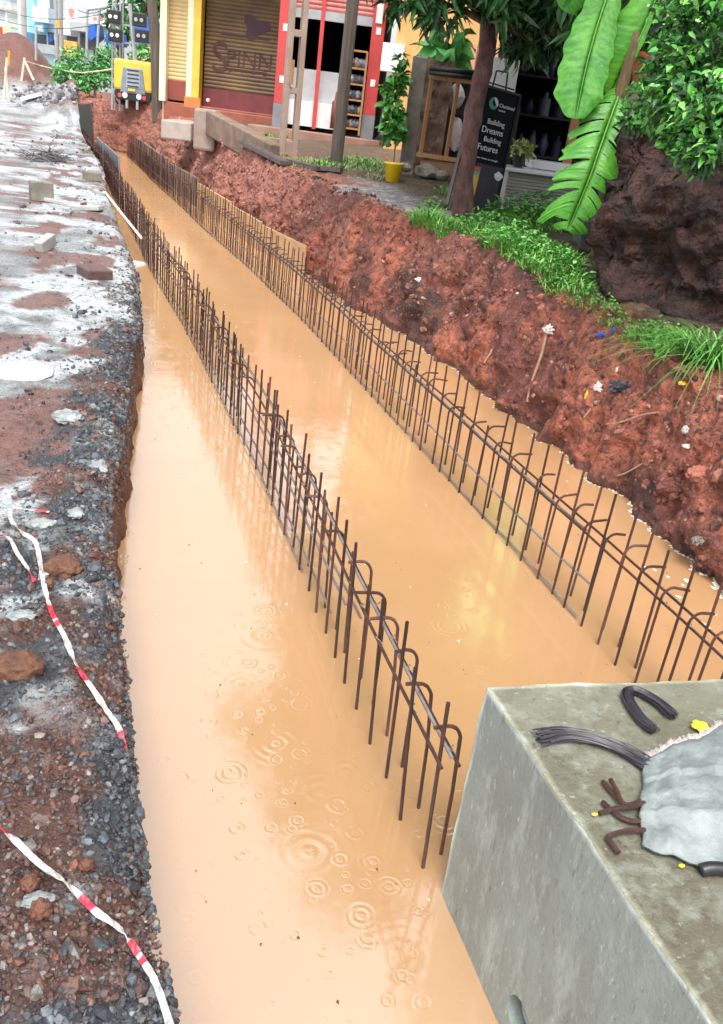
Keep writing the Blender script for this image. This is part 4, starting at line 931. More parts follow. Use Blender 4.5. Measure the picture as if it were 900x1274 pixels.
# clay pot on a ledge behind the shrub
u0, zz = uz(800,90,7.6); ld = thing('rendered_wall', 'dark grey rendered wall behind the banana leaves and the shrub', 'wall', fp(uz(860,60,8.6)[0], 8.6, 1.0)); k = MB(); ua = uz(775,60,8.8)[0]
k.fbox(ua, ua+3.5, 8.8, 9.2, .9, 4.6); k.build('wall_face', M('dark_grey_render',(.055,.06,.065),(.10,.105,.11),3,.8,.3), ld)
k = MB(); k.fbox(ua+.0, ua+3.5, 8.3, 8.795, 1.9, uz(805,92,8.4)[1]-.12); k.build('ledge', mat_conc_dark, ld)
c = atd(806,92,8.5); pt = thing('clay_pot', 'orange clay plant pot on the ledge between banana leaves and shrub', 'plant pot', c - ZH*.12); k = MB()
n_ = 20; prof = [(.10,-.12),(.145,.06),(.15,.10),(.165,.10),(.165,.155),(.14,.155),(.13,.08)]
k.add([(c.x + r*math.cos(6.283*q/n_), c.y + r*math.sin(6.283*q/n_), c.z + z) for r, z in prof for q in range(n_)], [(i*n_+q, i*n_+(q+1)%n_, (i+1)*n_+(q+1)%n_, (i+1)*n_+q) for i in range(len(prof)-1) for q in range(n_)])
k.build('pot', M('terracotta',(.50,.14,.05),(.42,.11,.04),5,.7,.2), pt, smooth=True)
k = MB(); foliage(k, c + ZH*.3, .16, 120, .1, LC, seed=55); k.build('foliage', mat_leaf, pt)
# ------------------------------------------------------------------ roadside stall, counter, signboard
def ftext(k, s, size, u, D, z, depth=.003, align='LEFT', slant=0):
    vs, fs = text_mesh(s, size, fp(u, D, z), UH, ZH, depth, align); k.add(vs, fs)
DS = 13.0
uL, zb = uz(615, 215, DS); uR = uz(725, 215, DS)[0] + 1.2; zg0 = 1.0; zt = 3.6
st = thing('stall', 'dark open-fronted roadside stall with shelves behind the signboard', 'stall', fp((uL+uR)/2, DS, zg0))
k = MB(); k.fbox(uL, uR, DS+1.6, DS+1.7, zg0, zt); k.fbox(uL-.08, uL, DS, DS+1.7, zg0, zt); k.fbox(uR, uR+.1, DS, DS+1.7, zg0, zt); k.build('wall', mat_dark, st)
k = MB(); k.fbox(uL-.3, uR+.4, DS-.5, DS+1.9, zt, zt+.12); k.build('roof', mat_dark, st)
k = MB(); k.fbox(uL, uR, DS+.02, DS+1.6, zg0, zg0+.12); k.build('floor_slab', mat_conc_dark, st)
mat_shelf = M('dark_shelf', (.03,.026,.024), (.05,.045,.04), 5, .7, .2)
SH = [uz(660, y, DS+.5)[1] for y in (192, 142, 92)]
for z in SH:
    k = MB(); k.fbox(uL+.05, uR-.05, DS+.5, DS+1.55, z-.03, z); k.build('shelf', mat_shelf, st)
for px in (712, 636):
    u, _ = uz(px, 170, DS); k = MB(); k.fbox(u-.05, u+.06, DS-.02, DS+.1, zg0, zt if px > 700 else zg0+1.3); k.build('post', mat_salmon if px > 700 else mat_shelf, st)
GOODC = [(.03,.035,.09),(.05,.06,.14),(.02,.02,.05),(.10,.11,.17),(.04,.05,.07),(.16,.17,.24),(.08,.10,.11)]
rg = random.Random(3); desc = ['lowest','middle','top']
i = 0
for si, z in enumerate(SH):
    u = uL + .12
    j = 0
    while u < uR - .3 and j < 9:
        w_ = rg.uniform(.10,.20); h = rg.uniform(.12,.34); k = MB(); c = fp(u + w_/2, DS+.75, z)
        kind = rg.random(); k.col = rg.choice(GOODC)
        if kind < .5: k.lump(c + ZH*h*.45, .5, 2, .22, 2, i, (w_, w_*.8, h))
        else: k.cyl(c, c + ZH*h*.75, w_*.4, 12); k.cyl(c + ZH*h*.75, c + ZH*h, w_*.16, 8)
        nm = 'packed_bag' if kind < .5 else 'bottle'
        tag(rebase(k.build(nm, mat_tint), c), f"dark bluish {'bag' if kind<.5 else 'bottle'} on the {desc[si]} shelf of the stall", 'bag' if kind < .5 else 'bottle', f"{'bags' if kind<.5 else 'bottles'} on the {desc[si]} stall shelf")
        u += w_ + rg.uniform(.02,.06); i += 1; j += 1
# white sheet with a small black rack before it
DW = 12.6; ua, za = uz(607,110,DW); ub, zb2 = uz(640,118,DW); k = MB(); zt2 = uz(622,72,DW)[1]
wb = thing('white_board', 'white board standing between the tree trunk and the dark stall', 'board', fp(ua, DW, zb2-.5)); k.fbox(ua, ub, DW, DW+.04, zb2-.9, zt2); k.build('panel', mat_white, wb)
k = MB(); 
for a, b in [((612,112),(618,88)),((618,88),(632,90)),((632,90),(629,116)),((600,100),(640,112))]: k.beam(atd(*a, DW-.15), atd(*b, DW-.15), .018)
k.build('wire_rack', mat_black, wb)
# counter
DC = 11.4; u1, zc = uz(640,208,DC); u2 = uz(740,222,DC)[0]; zbot = zr(*fp(u1, DC, 0).xy) - .1
ct = thing('counter', 'low stall counter with shiny white sheet top and corrugated grey front', 'counter', fp(u1, DC, zbot)); u1 -= .05
k = MB(); N_ = 150
for s in range(N_):      # horizontal corrugations down the front
    pass
nz_ = 72; vs = []
for i in range(nz_+1):
    z = zbot + (zc - .06 - zbot)*i/nz_; o = .012*math.sin(i*1.2); vs += [fp(u1, DC+o, z), fp(u2, DC+o, z)]
k.add(vs, [(2*i, 2*i+1, 2*i+3, 2*i+2) for i in range(nz_)]); k.fbox(u1, u2, DC+.05, DC+.10, zbot, zc-.06); k.fbox(u1+.01, u1+.05, DC+.1, DC+.7, zbot, zc-.06); k.build('corrugated_front', mat_sheet, ct)
k = MB(); k.fbox(u1-.06, u2, DC-.10, DC+.75, zc-.05, zc-.005); k.build('counter_top', mat_steel, ct, bevel=.012)
k = MB(); k.fbox(u1+.28, u2, DC+.35, DC+.9, zc, zc+.10); k.build('raised_shelf', mat_steel, ct, bevel=.02)
c = atd(645, 203, DC+.15); c.z = zc; pp = thing('potted_plant', 'small dark pot of pale yellow-green leaves on the stall counter', 'potted plant', c)
k = MB(); k.tube([c, c+ZH*.02, c+ZH*.12, c+ZH*.14], [.06,.065,.09,.095], 14); k.build('pot', mat_black, pp)
k = MB(); foliage(k, c+ZH*.20+UH*.02, .10, 110, .09, [(.45,.50,.14),(.55,.55,.28),(.28,.38,.08)], (1.6,1,.7), seed=71); k.build('foliage', mat_leaf, pp)
# signboard: black standee, leaning a little to the right, legs in the weeds
DB = 10.9; bl = atd(573,254,DB); br = atd(616,263,DB+.25); tl = atd(604,106,DB+.12); trr = atd(648,114,DB+.37)
sx = (br-bl).normalized(); sy = ((tl+trr)/2 - (bl+br)/2).normalized(); sn = sx.cross(sy); W_ = (br-bl).length*1.0; H_ = (tl-bl).length
bl = bl - sy*.12; H_ += .12
sg = thing('signboard', 'black upright advertising signboard with white lettering half hidden by the tree trunk', 'signboard', bl)
mat_sign = M('sign_black', (.003,.004,.008), (.005,.006,.011), 3, .6, .05, spec=.15)
def sp(u, v, o=0): return bl + sx*u*W_ + sy*v*H_ + sn*o
k = MB(); q = [sp(0,0), sp(1,0), sp(1,1), sp(0,1)]; k.hexa([q[0]-sn*.03, q[1]-sn*.03, q[1], q[0], q[3]-sn*.03, q[2]-sn*.03, q[2], q[3]]); k.build('panel', mat_sign, sg)
k = MB(); 
for a, b in [((0,0),(0,1)),((1,0),(1,1)),((0,1),(1,1)),((0,.0),(1,.0))]: k.beam(sp(*a, .0), sp(*b, .0), .025)
k.build('frame', mat_black, sg)
mat_txt = M('white_lettering', (.75,.76,.80), (.65,.66,.7), 6, .5, 0); mat_green = M('green_print', (.05,.35,.22), (.04,.3,.2), 5, .5, 0)
k = MB()
for s, v, sz, u in [('Building',.735,.080,.26),('Dreams',.665,.098,.15),('Building',.600,.080,.26),('Futures',.530,.098,.13)]:
    vs, fs = text_mesh(s, sz, sp(u, v, .004), sx, sy, .002); k.add(vs, fs)
k.build('lettering', mat_txt, sg); k = MB(); vs, fs = text_mesh('Chettinad', .056, sp(.49, .875, .004), sx, sy, .002); k.add(vs, fs)
vs, fs = text_mesh('cement', .034, sp(.49, .845, .004), sx, sy, .002); k.add(vs, fs)
k.build('lettering', mat_txt, sg); k = MB(); vs, fs = text_mesh('your dreams our strength', .029, sp(.18, .465, .004), sx, sy, .001); k.add(vs, fs)
k.build('lettering', mat_txt, sg)
def disc(k, c, r0, r1, a0, a1, o, n=20):
    vs = []
    for i in range(n+1):
        a = a0 + (a1-a0)*i/n; d = sx*math.cos(a) + sy*math.sin(a); th = .5+.5*math.sin(math.pi*i/n); vs += [c + d*(r1-(r1-r0)*th) + sn*o, c + d*r1 + sn*o]
    k.add(vs, [(2*i, 2*i+1, 2*i+3, 2*i+2) for i in range(n)])
cc = sp(.33,.89); k = MB(); disc(k, cc, .015, .065, R(95), R(330), .005); k.build('emblem', mat_green, sg)
k = MB(); disc(k, cc, .022, .065, R(-25), R(95), .005); k.build('emblem', mat_txt, sg)
mat_pg = M('sign_grey_print', (.045,.042,.055), (.07,.065,.08), 3, .6, 0, spec=.2)
k = MB(); q = [sp(.18,.06,.003), sp(.93,.04,.003), sp(.97,.43,.003), sp(.22,.43,.003)]; k.add(q, [(0,1,2,3)]); k.build('lower_print', mat_pg, sg)
for (v0, v1, colr) in [(.04,.12,(.7,.40,.03)),(.12,.18,(.6,.14,.03)),(.18,.26,(.75,.45,.06)),(.26,.33,(.70,.45,.10)),(.33,.36,(.12,.45,.3)),(.36,.40,(.6,.12,.08))]:
    k = MB(); k.col = colr; q = [sp(.10+.12*v0,v0,.006), sp(.30+.12*v0,v0,.006), sp(.30+.12*v1,v1,.006), sp(.10+.12*v1,v1,.006)]; k.add(q, [(0,1,2,3)]); k.build('printed_figure', mat_tint, sg)
k = MB(); disc(k, sp(.55,.10), .0, .10, 0, 6.283, .006); k.col=(.3,.3,.32); k.build('printed_badge', mat_pg, sg)
k = MB(); k.lump(sp(.86,.36,.003), .05, 2, .3, 2, 3, (1.3,.25,1)); k.build('printed_flower', mat_txt, sg)
# thin dark prop left of the trunk
k = MB(); k.beam(atd(556,255,9.9), atd(590,120,10.4), .035); tag(rebase(k.build('timber_prop', mat_black), atd(556,255,9.9)), 'thin black prop leaning behind the tree trunk', 'prop')
# ------------------------------------------------------------------ ruined gate pillar, frame, pipes, orange pillar, yellow building
D1 = 14.6
def fpillar(name, px0, px1, pyb, pyt, D, dep, mat, label, cat, extra=None, zdown=.3, bevel=.02):
    u0, zb = uz(px0, pyb, D); u1 = uz(px1, pyb, D)[0]; zt = uz((px0+px1)/2, pyt, D)[1]
    k = MB(); k.fbox(u0, u1, D, D+dep, zb-zdown, zt); o = k.build(name, mat, bevel=bevel); tag(rebase(o, fp((u0+u1)/2, D+dep/2, zb-zdown)), label, cat); return u0, u1, zb, zt
fpillar('gate_pillar', 498, 517, 197, 68, D1, .3, mat_conc_dark, 'mossy grey gate pillar beside the climbing vine', 'pillar')
u0, zb = uz(515,200,D1+.05); u1 = uz(572,208,D1+.05)[0]; ztop = uz(540,72,D1)[1]
def rough(u0, u1, d0, d1, z0, z1, name, mat, label, cat, n=26, amp=.06):
    k = MB(); rows = []
    for i in range(n+1):
        u = u0 + (u1-u0)*i/n; r = []
        for j in range(n+1):
            z = z0 + (z1-z0)*j/n + (.12*fr(u, 3, 0, 2) if j == n else 0); p = fp(u, d0, z); p -= FH*amp*(fr(p.x, p.y, z, 4, 4)+.3); r.append(p)
        r.append(r[-1] + FH*(d1-d0)); rows.append(r)
    m_ = n+2; k.add([p for r in rows for p in r], [(i*m_+j, (i+1)*m_+j, (i+1)*m_+j+1, i*m_+j+1) for i in range(n) for j in range(m_-1)])
    for e in (0, n): 
        r = rows[e]; b = [p + FH*(d1-d0) for p in r[:-1]]; k.add(r[:-1] + b, [(j, j+1, len(b)+j+1, len(b)+j) for j in range(len(b)-1)])
    tag(rebase(k.build(name, mat), fp((u0+u1)/2, (d0+d1)/2, z0)), label, cat)
rough(u0, u0+.42, D1+.02, D1+.4, zb-.3, ztop, 'masonry_stub', mat_ruin, 'crumbling rubble masonry stub between the grey pillar and the timber frame', 'masonry')
rough(u0+.42, u1+.1, D1+.9, D1+1.1, zb-.3, ztop-.05, 'back_wall', M('dark_wall',(.02,.018,.018),(.06,.045,.038),3,.9,.4), 'dark wall seen through the timber frame', 'wall')  # near-black brown mottled base colour
fw0, fz = uz(523,192,D1-.2); fw1 = uz(562,196,D1-.2)[0]; fzt = uz(545,97,D1-.2)[1]
k = MB(); D2 = D1-.2
tf = thing('timber_frame', 'bare timber frame standing in front of the dark wall', 'framing', fp(fw0, D2, fz))  # bare timber frame of studs and rails
for u_, a in ((fw0,0),(fw0+.40,.03),(fw1+.3,0)): k = MB(); k.beam(fp(u_, D2, fz), fp(u_+.02, D2, fzt), .05); k.build('stud', mat_wood, tf)
k = MB(); k.beam(fp(fw0-.03, D2, fzt), fp(fw1+.4, D2, fzt), .05); k.build('top_rail', mat_wood, tf)
k = MB(); k.beam(fp(fw0-.06, D2-.03, fz), fp(fw1+.35, D2-.03, fz-.02), .10, .06); k.build('bottom_rail', mat_wood, tf)
ua, za = uz(524,197,D1-.05); ub = uz(575,215,D1-.05)[0]; k = MB(); k.fbox(ua, ub, D1-.25, D1+.2, za-.5, za-.02); tag(rebase(k.build('plinth', M('brown_plaster',(.30,.16,.08),(.22,.11,.06),4,.8,.4), bevel=.02), fp(ua, D1, za-.5)), 'low brown plaster plinth under the timber frame', 'plinth')
for i, (py, lb) in enumerate([(84,'upper black pipe laid across the top of the timber frame'),(90,'lower black pipe laid across the top of the timber frame')]):
    a = atd(535,py,D1-.3); b = atd(602,py+8,D1-.3); k = MB(); k.cyl(a, b, .035, 10); tag(rebase(k.build('black_pipe', mat_black, smooth=True), a), lb, 'pipe', 'black pipes on the timber frame')
for i, (px, py, r, lb) in enumerate([(503,208,.10,'dark stone at the foot of the gate pillar'),(532,214,.16,'mossy stone left of the brown plinth'),(548,218,.12,'dark stone below the brown plinth')]):
    p = atd(px, py, D1-.5); k = MB(); k.lump(p, r, 2, .25, 1.5, i, (1.3,1,.7)); tag(rebase(k.build('stone', mat_conc_dark), p), lb, 'stone', 'stones by the ruined gate')
k = MB(); p = atd(568,120,D1+.3); k.lump(p, .16, 2, .25, 2, 4, (.8,.8,1.2)); tag(rebase(k.build('hanging_bag', mat_rag), p), 'pale bag hanging behind the timber frame near the salmon pillar', 'bag')
k = MB(); p = atd(568,168,D1+.3); k.lump(p, .14, 2, .3, 2, 9, (.8,.8,1.8)); tag(rebase(k.build('hanging_bag', mat_rag), p), 'lower pale sack standing behind the timber frame', 'bag')
fpillar('pillar', 571, 592, 215, 25, D1+.6, .3, mat_salmon, 'salmon painted pillar right of the timber frame behind the tree', 'pillar')
# vine on the pillar
k = MB(); p0 = atd(488,200,D1-.25)
for i, (px, py, r, n) in enumerate([(501,75,.07,20),(498,95,.09,30),(492,112,.12,46),(488,132,.14,54),(494,150,.11,40),(489,154,.13,50),(485,165,.12,50),(498,167,.09,36),(478,108,.07,16)]):
    foliage(k, atd(px, py, D1-.25), r, n, .14, [(.09,.33,.05),(.13,.42,.08),(.06,.24,.04)], (1,1,1.1), .3, .3, .8, seed=400+i)
k.tube(spline([atd(490,203,D1-.2), atd(493,165,D1-.2), atd(489,120,D1-.2), atd(502,80,D1-.2)], 4), .014, 5, col=(.25,.2,.08)); tag(rebase(k.build('climbing_vine', mat_leaf), p0), 'broad-leaved green vine climbing the mossy gate pillar', 'vine')
k = MB(); 
for i, (px, py, r, n) in enumerate([(560,55,.24,22),(545,66,.12,8)]): foliage(k, atd(px, py, D1+.4), r, n, .34, [(.07,.30,.06),(.10,.38,.08)], (1.2,1,.7), .3, .2, .85, seed=430+i)
k.tube([atd(555,85,D1+.4), atd(556,60,D1+.4)], .02, 5); tag(rebase(k.build('taro_plant', mat_leaf), atd(555,85,D1+.4)), 'large-leaved plant growing on top of the dark wall', 'plant')
# yellow building
DY = 18.6; ya, zy = uz(476,190,DY); yb = uz(640,215,DY)[0]; bY = thing('yellow_building', 'stained yellow plastered building behind the ruined gate', 'building', fp(ya, DY, zy-.4))
k = MB(); k.fbox(ya, yb+1, DY, DY+5, zy-.5, 6.5); k.build('wall', mat_orange_wall, bY)
k = MB(); k.fbox(ya-.2, yb+1.3, DY-.7, DY+5.2, 6.5, 6.65); k.build('roof', mat_conc_dark, bY)
k = MB(); u0, z0 = uz(473,88,DY-.1); u1, z1 = uz(503,62,DY-.1); k.fbox(u0, u1, DY-.16, DY-.003, z0, z1+.08); k.build('meter_box', mat_white, bY, bevel=.01)
k = MB(); u0, z0 = uz(560,70,DY); k.fbox(u0, u0+.9, DY-.05, DY-.003, z0-2, z0+.25); k.build('door', mat_salmon, bY)
# bucket and stones on the verge
c = gp(488,227); bu = thing('bucket', 'bright yellow bucket standing on the grassy verge', 'bucket', c); k = MB(); n_ = 22
prof = [(.0,.0),(.105,.0),(.13,.24),(.142,.245),(.142,.265),(.128,.265),(.11,.05),(0,.04)]
k.add([(c.x + r*math.cos(6.283*q/n_), c.y + r*math.sin(6.283*q/n_), c.z + z) for r, z in prof for q in range(n_)], [(i*n_+q, i*n_+(q+1)%n_, (i+1)*n_+(q+1)%n_, (i+1)*n_+q) for i in range(len(prof)-1) for q in range(n_)])
k.build('pail', M('yellow_plastic',(.90,.62,.02),(.85,.55,.02),3,.35,.05), bu, smooth=True)
k = MB(); k.tube([c + Vector((.14*math.cos(a), .14*math.sin(a)*.35-.02, .25 - .09*math.sin(a)*0 + (.02 if 0 else 0))) + ZH*-.10*math.sin(a) for a in [math.pi*i/10 for i in range(11)]], .004, 5); k.build('handle', mat_grey, bu)
k = MB(); a = atd(480,203,D1-1.0); b = atd(508,206,D1-1.0); k.beam(a, b, .22, .04); tag(rebase(k.build('plank', mat_conc), a), 'grey plank lying behind the yellow bucket', 'plank')
# poles
c = gp(358,194); PD = c.dot(FH); up = thing('concrete_pole', 'tall precast concrete pole with open ladder-like webs standing on the bank verge', 'utility pole', c - ZH*.2)
ax_ = (UH*.92+FH*.4).normalized(); ay_ = Vector((-ax_.y, ax_.x, 0)); lean = Vector((.012,0,0))
pw = 20*PD/FPX
for s in (-1, 1):
    k = MB(); a = c + ax_*s*pw*.36 - ZH*.3; k.box(a + ZH*3.2 + UH*.0, (pw*.30, .14, 6.6), (ax_, ay_, ZH)); k.build('flange', mat_post, up, bevel=.01)
zz = -.2; i = 0
for py in (185, 112, 40, -35, -110, -185):
    z = uz(358, py, PD)[1]; k = MB(); k.box(Vector((c.x, c.y, z)), (pw*.46, .12, .10 if py != 185 else .25), (ax_, ay_, ZH)); k.build('web', mat_post, up, bevel=.008)
k = MB(); n_ = 10; k.box(Vector((c.x, c.y, uz(352,88,PD)[1])) - ax_*pw*.2 - ay_*.09, (pw*.2, .02, .35), (ax_, ay_, ZH)); k.build('number_plate', mat_wood, up)
c = gp(418,206); k = MB(); D_ = c.dot(FH); k.tube([c - ZH*.3, c + ZH*1.2 + UH*.005, c + ZH*5.5 + UH*.03], [.105,.10,.085], 10); tag(rebase(k.build('timber_pole', mat_dark_pole), c), 'dark weathered pole standing right of the open concrete pole', 'pole')
c = atd(197,112,25.6); k = MB(); k.tube([c - ZH*.8, atd(194,60,25.6), atd(189,0,25.6), atd(186,-60,25.6)], [.15,.145,.135,.12], 10); tag(rebase(k.build('dark_pole', mat_dark_pole), c), 'thick dark pole leaning left of the yellow shop', 'pole')
# kerb slab, step planks, boards
a = gp(262,168); KD = a.dot(FH)
mat_kerb = M('brown_kerb', (.14,.09,.065), (.24,.17,.13), 4, .75, .6, 40)
def slab(p0, p1, D0, D1_, w, h, label, mat=mat_kerb, name='kerb_slab', sink=.1):
    A_, B_ = atd(*p0, D0), atd(*p1, D1_); k = MB(); d = (B_-A_); d.z = d.z; k.beam(A_ - ZH*(h/2-.0), B_ - ZH*(h/2), w, h); tag(rebase(k.build(name, mat, bevel=.02), A_ - ZH*h), label, 'concrete slab', 'concrete slabs on the verge')
slab((262,137),(345,180),18.2,15.6,.28,.42,'long brown concrete kerb slab slanting from the shops to the open concrete pole')
k = MB(); u0, z0 = uz(243,172,18.2); u1, z1 = uz(272,134,18.2); k.fbox(u0, u1, 18.0, 18.5, z0-.2, z1-.05); tag(rebase(k.build('kerb_block', M('tan_block',(.22,.16,.13),(.32,.25,.21),5,.7,.6,40), bevel=.05), fp(u0, 18, z0-.2)), 'grey concrete block at the far end of the brown kerb slab', 'concrete block')
k = MB(); u0, z0 = uz(205,152,19.5); u1, z1 = uz(243,140,19.5); k.fbox(u0, u1, 19.2, 20.6, z0-.3, z0+.06); tag(rebase(k.build('paving_slab', M('pale_slab',(.30,.25,.22),(.38,.33,.29),4,.6,.3), bevel=.03), fp(u0, 19.2, z0-.3)), 'pale flat slab left of the grey concrete block', 'concrete slab')
for (x0, y0), (x1, y1), lb in [((302,206),(355,208),'dark plank on the bank crest, left of the pole foot'),((358,205),(400,215),'dark flat stone slab at the concrete pole foot'),((385,212),(425,216),'thin dark plank at the foot of the dark pole')]:
    a, b = gp(x0, y0), gp(x1, y1); k = MB(); k.beam(a + ZH*.05, b + ZH*.05, .18, .06); tag(rebase(k.build('plank', M('wet_dark_plank',(.06,.05,.05),(.12,.10,.10),8,.4,.3)), a), lb, 'plank', 'dark planks on the bank crest')
# ------------------------------------------------------------------ red-pillared shop
D3 = 20.0
u0, z0 = uz(345,150,D3); u1, z1 = uz(455,167,D3); zb = (z0+z1)/2; ut = (u1-u0)
rs = thing('red_shop', 'shop with red pillars, half-lowered shutter and dark doorway', 'shop', fp(u0, D3, zb-.5))
zo = uz(415,27,D3)[1]     # under edge of the half-lowered shutter
ztop = zb + 3.6
for nm, ux in (('l',u0-.08),('r',u1-.10)):
    k = MB(); k.fbox(ux, ux+.26, D3-.15, D3+.15, zb+.36, ztop); p_ = k.build('pillar', mat_red, rs, bevel=.01)
    k = MB(); k.fbox(ux-.003, ux+.263, D3-.155, D3+.155, zb-.25, zb+.36); k.build('pillar_base', M('grey_pillar_base',(.16,.17,.19),(.22,.23,.25),4,.6,.2), rs)
    for q in range(3 if nm == 'l' else 2):
        zq = zb + (.75, 1.7, 2.7)[q] + (0 if nm == 'l' else .15); k = MB(); k.fbox(ux+.09, ux+.19, D3-.158, D3-.152, zq, zq+.13); k.build('paper_notice', mat_white, p_)
k = MB(); ux = u1-.10; k.fbox(ux+.06, ux+.19, D3-.165, D3-.152, zb+2.05, zb+2.4); k.build('switch_box', mat_white, rs)
k = MB(); k.fbox(u0-.1, u1+.16, D3-.2, D3+4.2, ztop, ztop+.15); k.build('roof', mat_red, rs)
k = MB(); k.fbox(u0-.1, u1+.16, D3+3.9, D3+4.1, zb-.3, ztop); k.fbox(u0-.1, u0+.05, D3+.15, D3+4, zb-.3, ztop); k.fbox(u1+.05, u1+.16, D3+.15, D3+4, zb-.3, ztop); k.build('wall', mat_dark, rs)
def shutter(nm, ua, ub, za, zt_, D, mat, par, pitch=.085):
    k = MB(); n = int((zt_-za)/pitch*4); vs = []
    for i in range(n+1):
        z = za + (zt_-za)*i/n; o = .016*abs(math.sin(math.pi*i/4)); vs += [fp(ua, D-o, z), fp(ub, D-o, z)]
    k.add(vs, [(2*i, 2*i+1, 2*i+3, 2*i+2) for i in range(n)]); return k.build(nm, mat, par)
shutter('shutter', u0+.18, u1-.1, zo+.17, ztop, D3+.05, M('red_shutter',(.40,.10,.09),(.50,.16,.13),3,.5,.1), rs)
k = MB(); k.fbox(u0+.18, u1-.1, D3+.0, D3+.07, zo, zo+.17); k.build('shutter_bar', mat_grey, rs)
k = MB(); um = uz(391,150,D3)[0]; k.fbox(um-.04, um+.04, D3-.02, D3+.05, zb-.05, zo+.6); k.build('centre_post', mat_red, rs)
k = MB(); zz = uz(400,88,D3+.2)[1]; k.fbox(u0+.18, um+.65, D3+.25, D3+.3, zb, zz); k.build('counter_panel', M('grey_panel',(.40,.41,.43),(.5,.51,.53),3,.5,.1), rs)
k = MB(); zz2 = uz(400,128,D3+.1)[1]; k.fbox(u0+.18, um+.5, D3+.12, D3+.22, zb-.02, zz2); k.build('tiled_base', mat_white, rs)
k = MB(); k.fbox(u0-.5, u1+.35, D3-.75, D3-.16, zb-.8, zb-.10); k.fbox(u0-.7, u1+.1, D3-1.2, D3-.753, zb-.8, zb-.28); k.build('step', M('brown_step',(.24,.13,.10),(.32,.19,.14),3,.6,.3,40), rs, bevel=.015)
# rack in the doorway
ra, rz = uz(428,160,D3-.25); rb = uz(447,163,D3-.25)[0]; rt = uz(437,62,D3-.25)[1]
rk = thing('shelf_rack', 'timber shelf rack packed with dark goods in the red shop doorway', 'shelf rack', fp(ra, D3-.25, rz))
for u_ in (ra, rb): k = MB(); k.fbox(u_-.02, u_+.02, D3-.27, D3-.23, rz-.1, rt); k.build('upright', mat_wood, rk)
lv = [rz+.02+(rt-rz)*q for q in (0,.18,.37,.57,.77)]
for z in lv + [rt]: k = MB(); k.fbox(ra, rb, D3-.26, D3-.18, z-.02, z+.015); k.build('shelf', mat_wood, rk)
for qi, z in enumerate(lv[:5]):
    k = MB()
    for q in range(4): k.col = rg.choice([(.12,.14,.18),(.2,.22,.26),(.06,.06,.08),(.26,.2,.16)]); c = fp(ra + (rb-ra)*(.15+.24*q), D3-.15, z+.1); k.lump(c, .09, 2, .3, 2, q+qi*7, (.8,.8,1))
    k.build('stacked_goods', mat_tint, rk)
k = MB(); c = atd(416,160,D3-.1); k.tube([c, c+ZH*.5, c+ZH*.55, c+ZH*.7], [.10,.10,.05,.04], 12); tag(rebase(k.build('gas_cylinder', M('maroon_paint',(.22,.05,.04),(.16,.04,.03),4,.5,.1), smooth=True), c), 'slim maroon cylinder standing beside the shelf rack', 'cylinder')
# ------------------------------------------------------------------ yellow shuttered shop
D4 = 24.0
def U4(px, py=128): return uz(px, py, D4)[0]
z4 = uz(240,122,D4)[1]; zt4 = z4 + 3.05
ys_ = thing('shuttered_shop', 'yellow-pillared shop with two closed roller shutters, the larger one brown with lettering', 'shop', fp(U4(203), D4, z4-.7))
for a, b, mt in ((200,208,mat_cream),(233,240,mat_cream),(240,249,mat_yellow)):
    k = MB(); k.fbox(U4(a), U4(b)-.003, D4-.18, D4+.2, z4-.15, zt4+.3); k.build('pillar', mt, ys_)
k = MB(); k.fbox(U4(232), U4(252), D4-.24, D4-.185, z4-.2, z4+.02); k.build('pillar_base', M('orange_plinth',(.60,.22,.06),(.5,.17,.05),4,.6,.2), ys_)
mat_sh2 = M('pale_yellow_shutter', (.55,.40,.16), (.66,.50,.26), 2.5, .6, .3, 30)
shutter('shutter', U4(208), U4(233), z4+.35, zt4, D4+.08, mat_sh2, ys_, .09)
k = MB(); k.fbox(U4(208), U4(233), D4+.03, D4+.1, z4-.1, z4+.35); k.build('shutter_foot', M('red_brown_sill',(.28,.06,.04),(.2,.05,.035),4,.5,.2), ys_)
mat_sh1 = M('brown_shutter', (.085,.040,.022), (.19,.115,.035), 1.1, .5, .25, 30, stretch=(1,1,1.6))
ub = U4(342,140); s1 = shutter('shutter', U4(249), ub, z4+.28, zt4-.1, D4+.35, mat_sh1, ys_, .09)
k = MB(); k.fbox(U4(249), ub, D4+.29, D4+.37, z4-.15, z4+.28); k.build('shutter_bar', M('maroon_bar',(.20,.04,.045),(.14,.03,.035),4,.4,.2), ys_)
k = MB(); k.fbox(U4(230), ub+.1, D4-.5, D4+.29, z4-.75, z4-.2); k.fbox(U4(205), ub+.1, D4-.1, D4+.33, z4-.7, z4-.151); k.build('step', M('red_step',(.33,.10,.05),(.22,.06,.04),3,.4,.3), ys_, bevel=.015)
k = MB(); k.fbox(U4(249), ub+.1, D4+.28, D4+.34, zt4-.1, zt4+.3); k.build('lintel', M('brown_lintel',(.20,.09,.05),(.26,.12,.06),3,.6,.2), ys_)
k = MB(); k.fbox(U4(195), ub+.5, D4-1.0, D4+5, zt4+.3, zt4+.48); k.build('roof', mat_conc_dark, ys_)
k = MB(); k.fbox(U4(200), ub+.1, D4+4.8, D4+5, z4-.6, zt4+.3); k.fbox(U4(200), U4(200)+.15, D4+.2, D4+4.8, z4-.6, zt4+.3); k.fbox(ub, ub+.14, D4+.2, D4+4.8, z4-.6, zt4+.3); k.build('wall', mat_cream, ys_)
mat_let = M('faded_letter', (.055,.018,.017), (.10,.04,.03), 4, .6, 0)
k = MB(); sc = D4/FPX
def lt(s, px, py, size, kk, dep=.004):
    u, z = uz(px, py, D4+.33); ftext(kk, s, size, u, D4+.328, z, dep)
lt('S', 262, 88, 1.0, k); lt('PINN', 281, 80, .52, k)
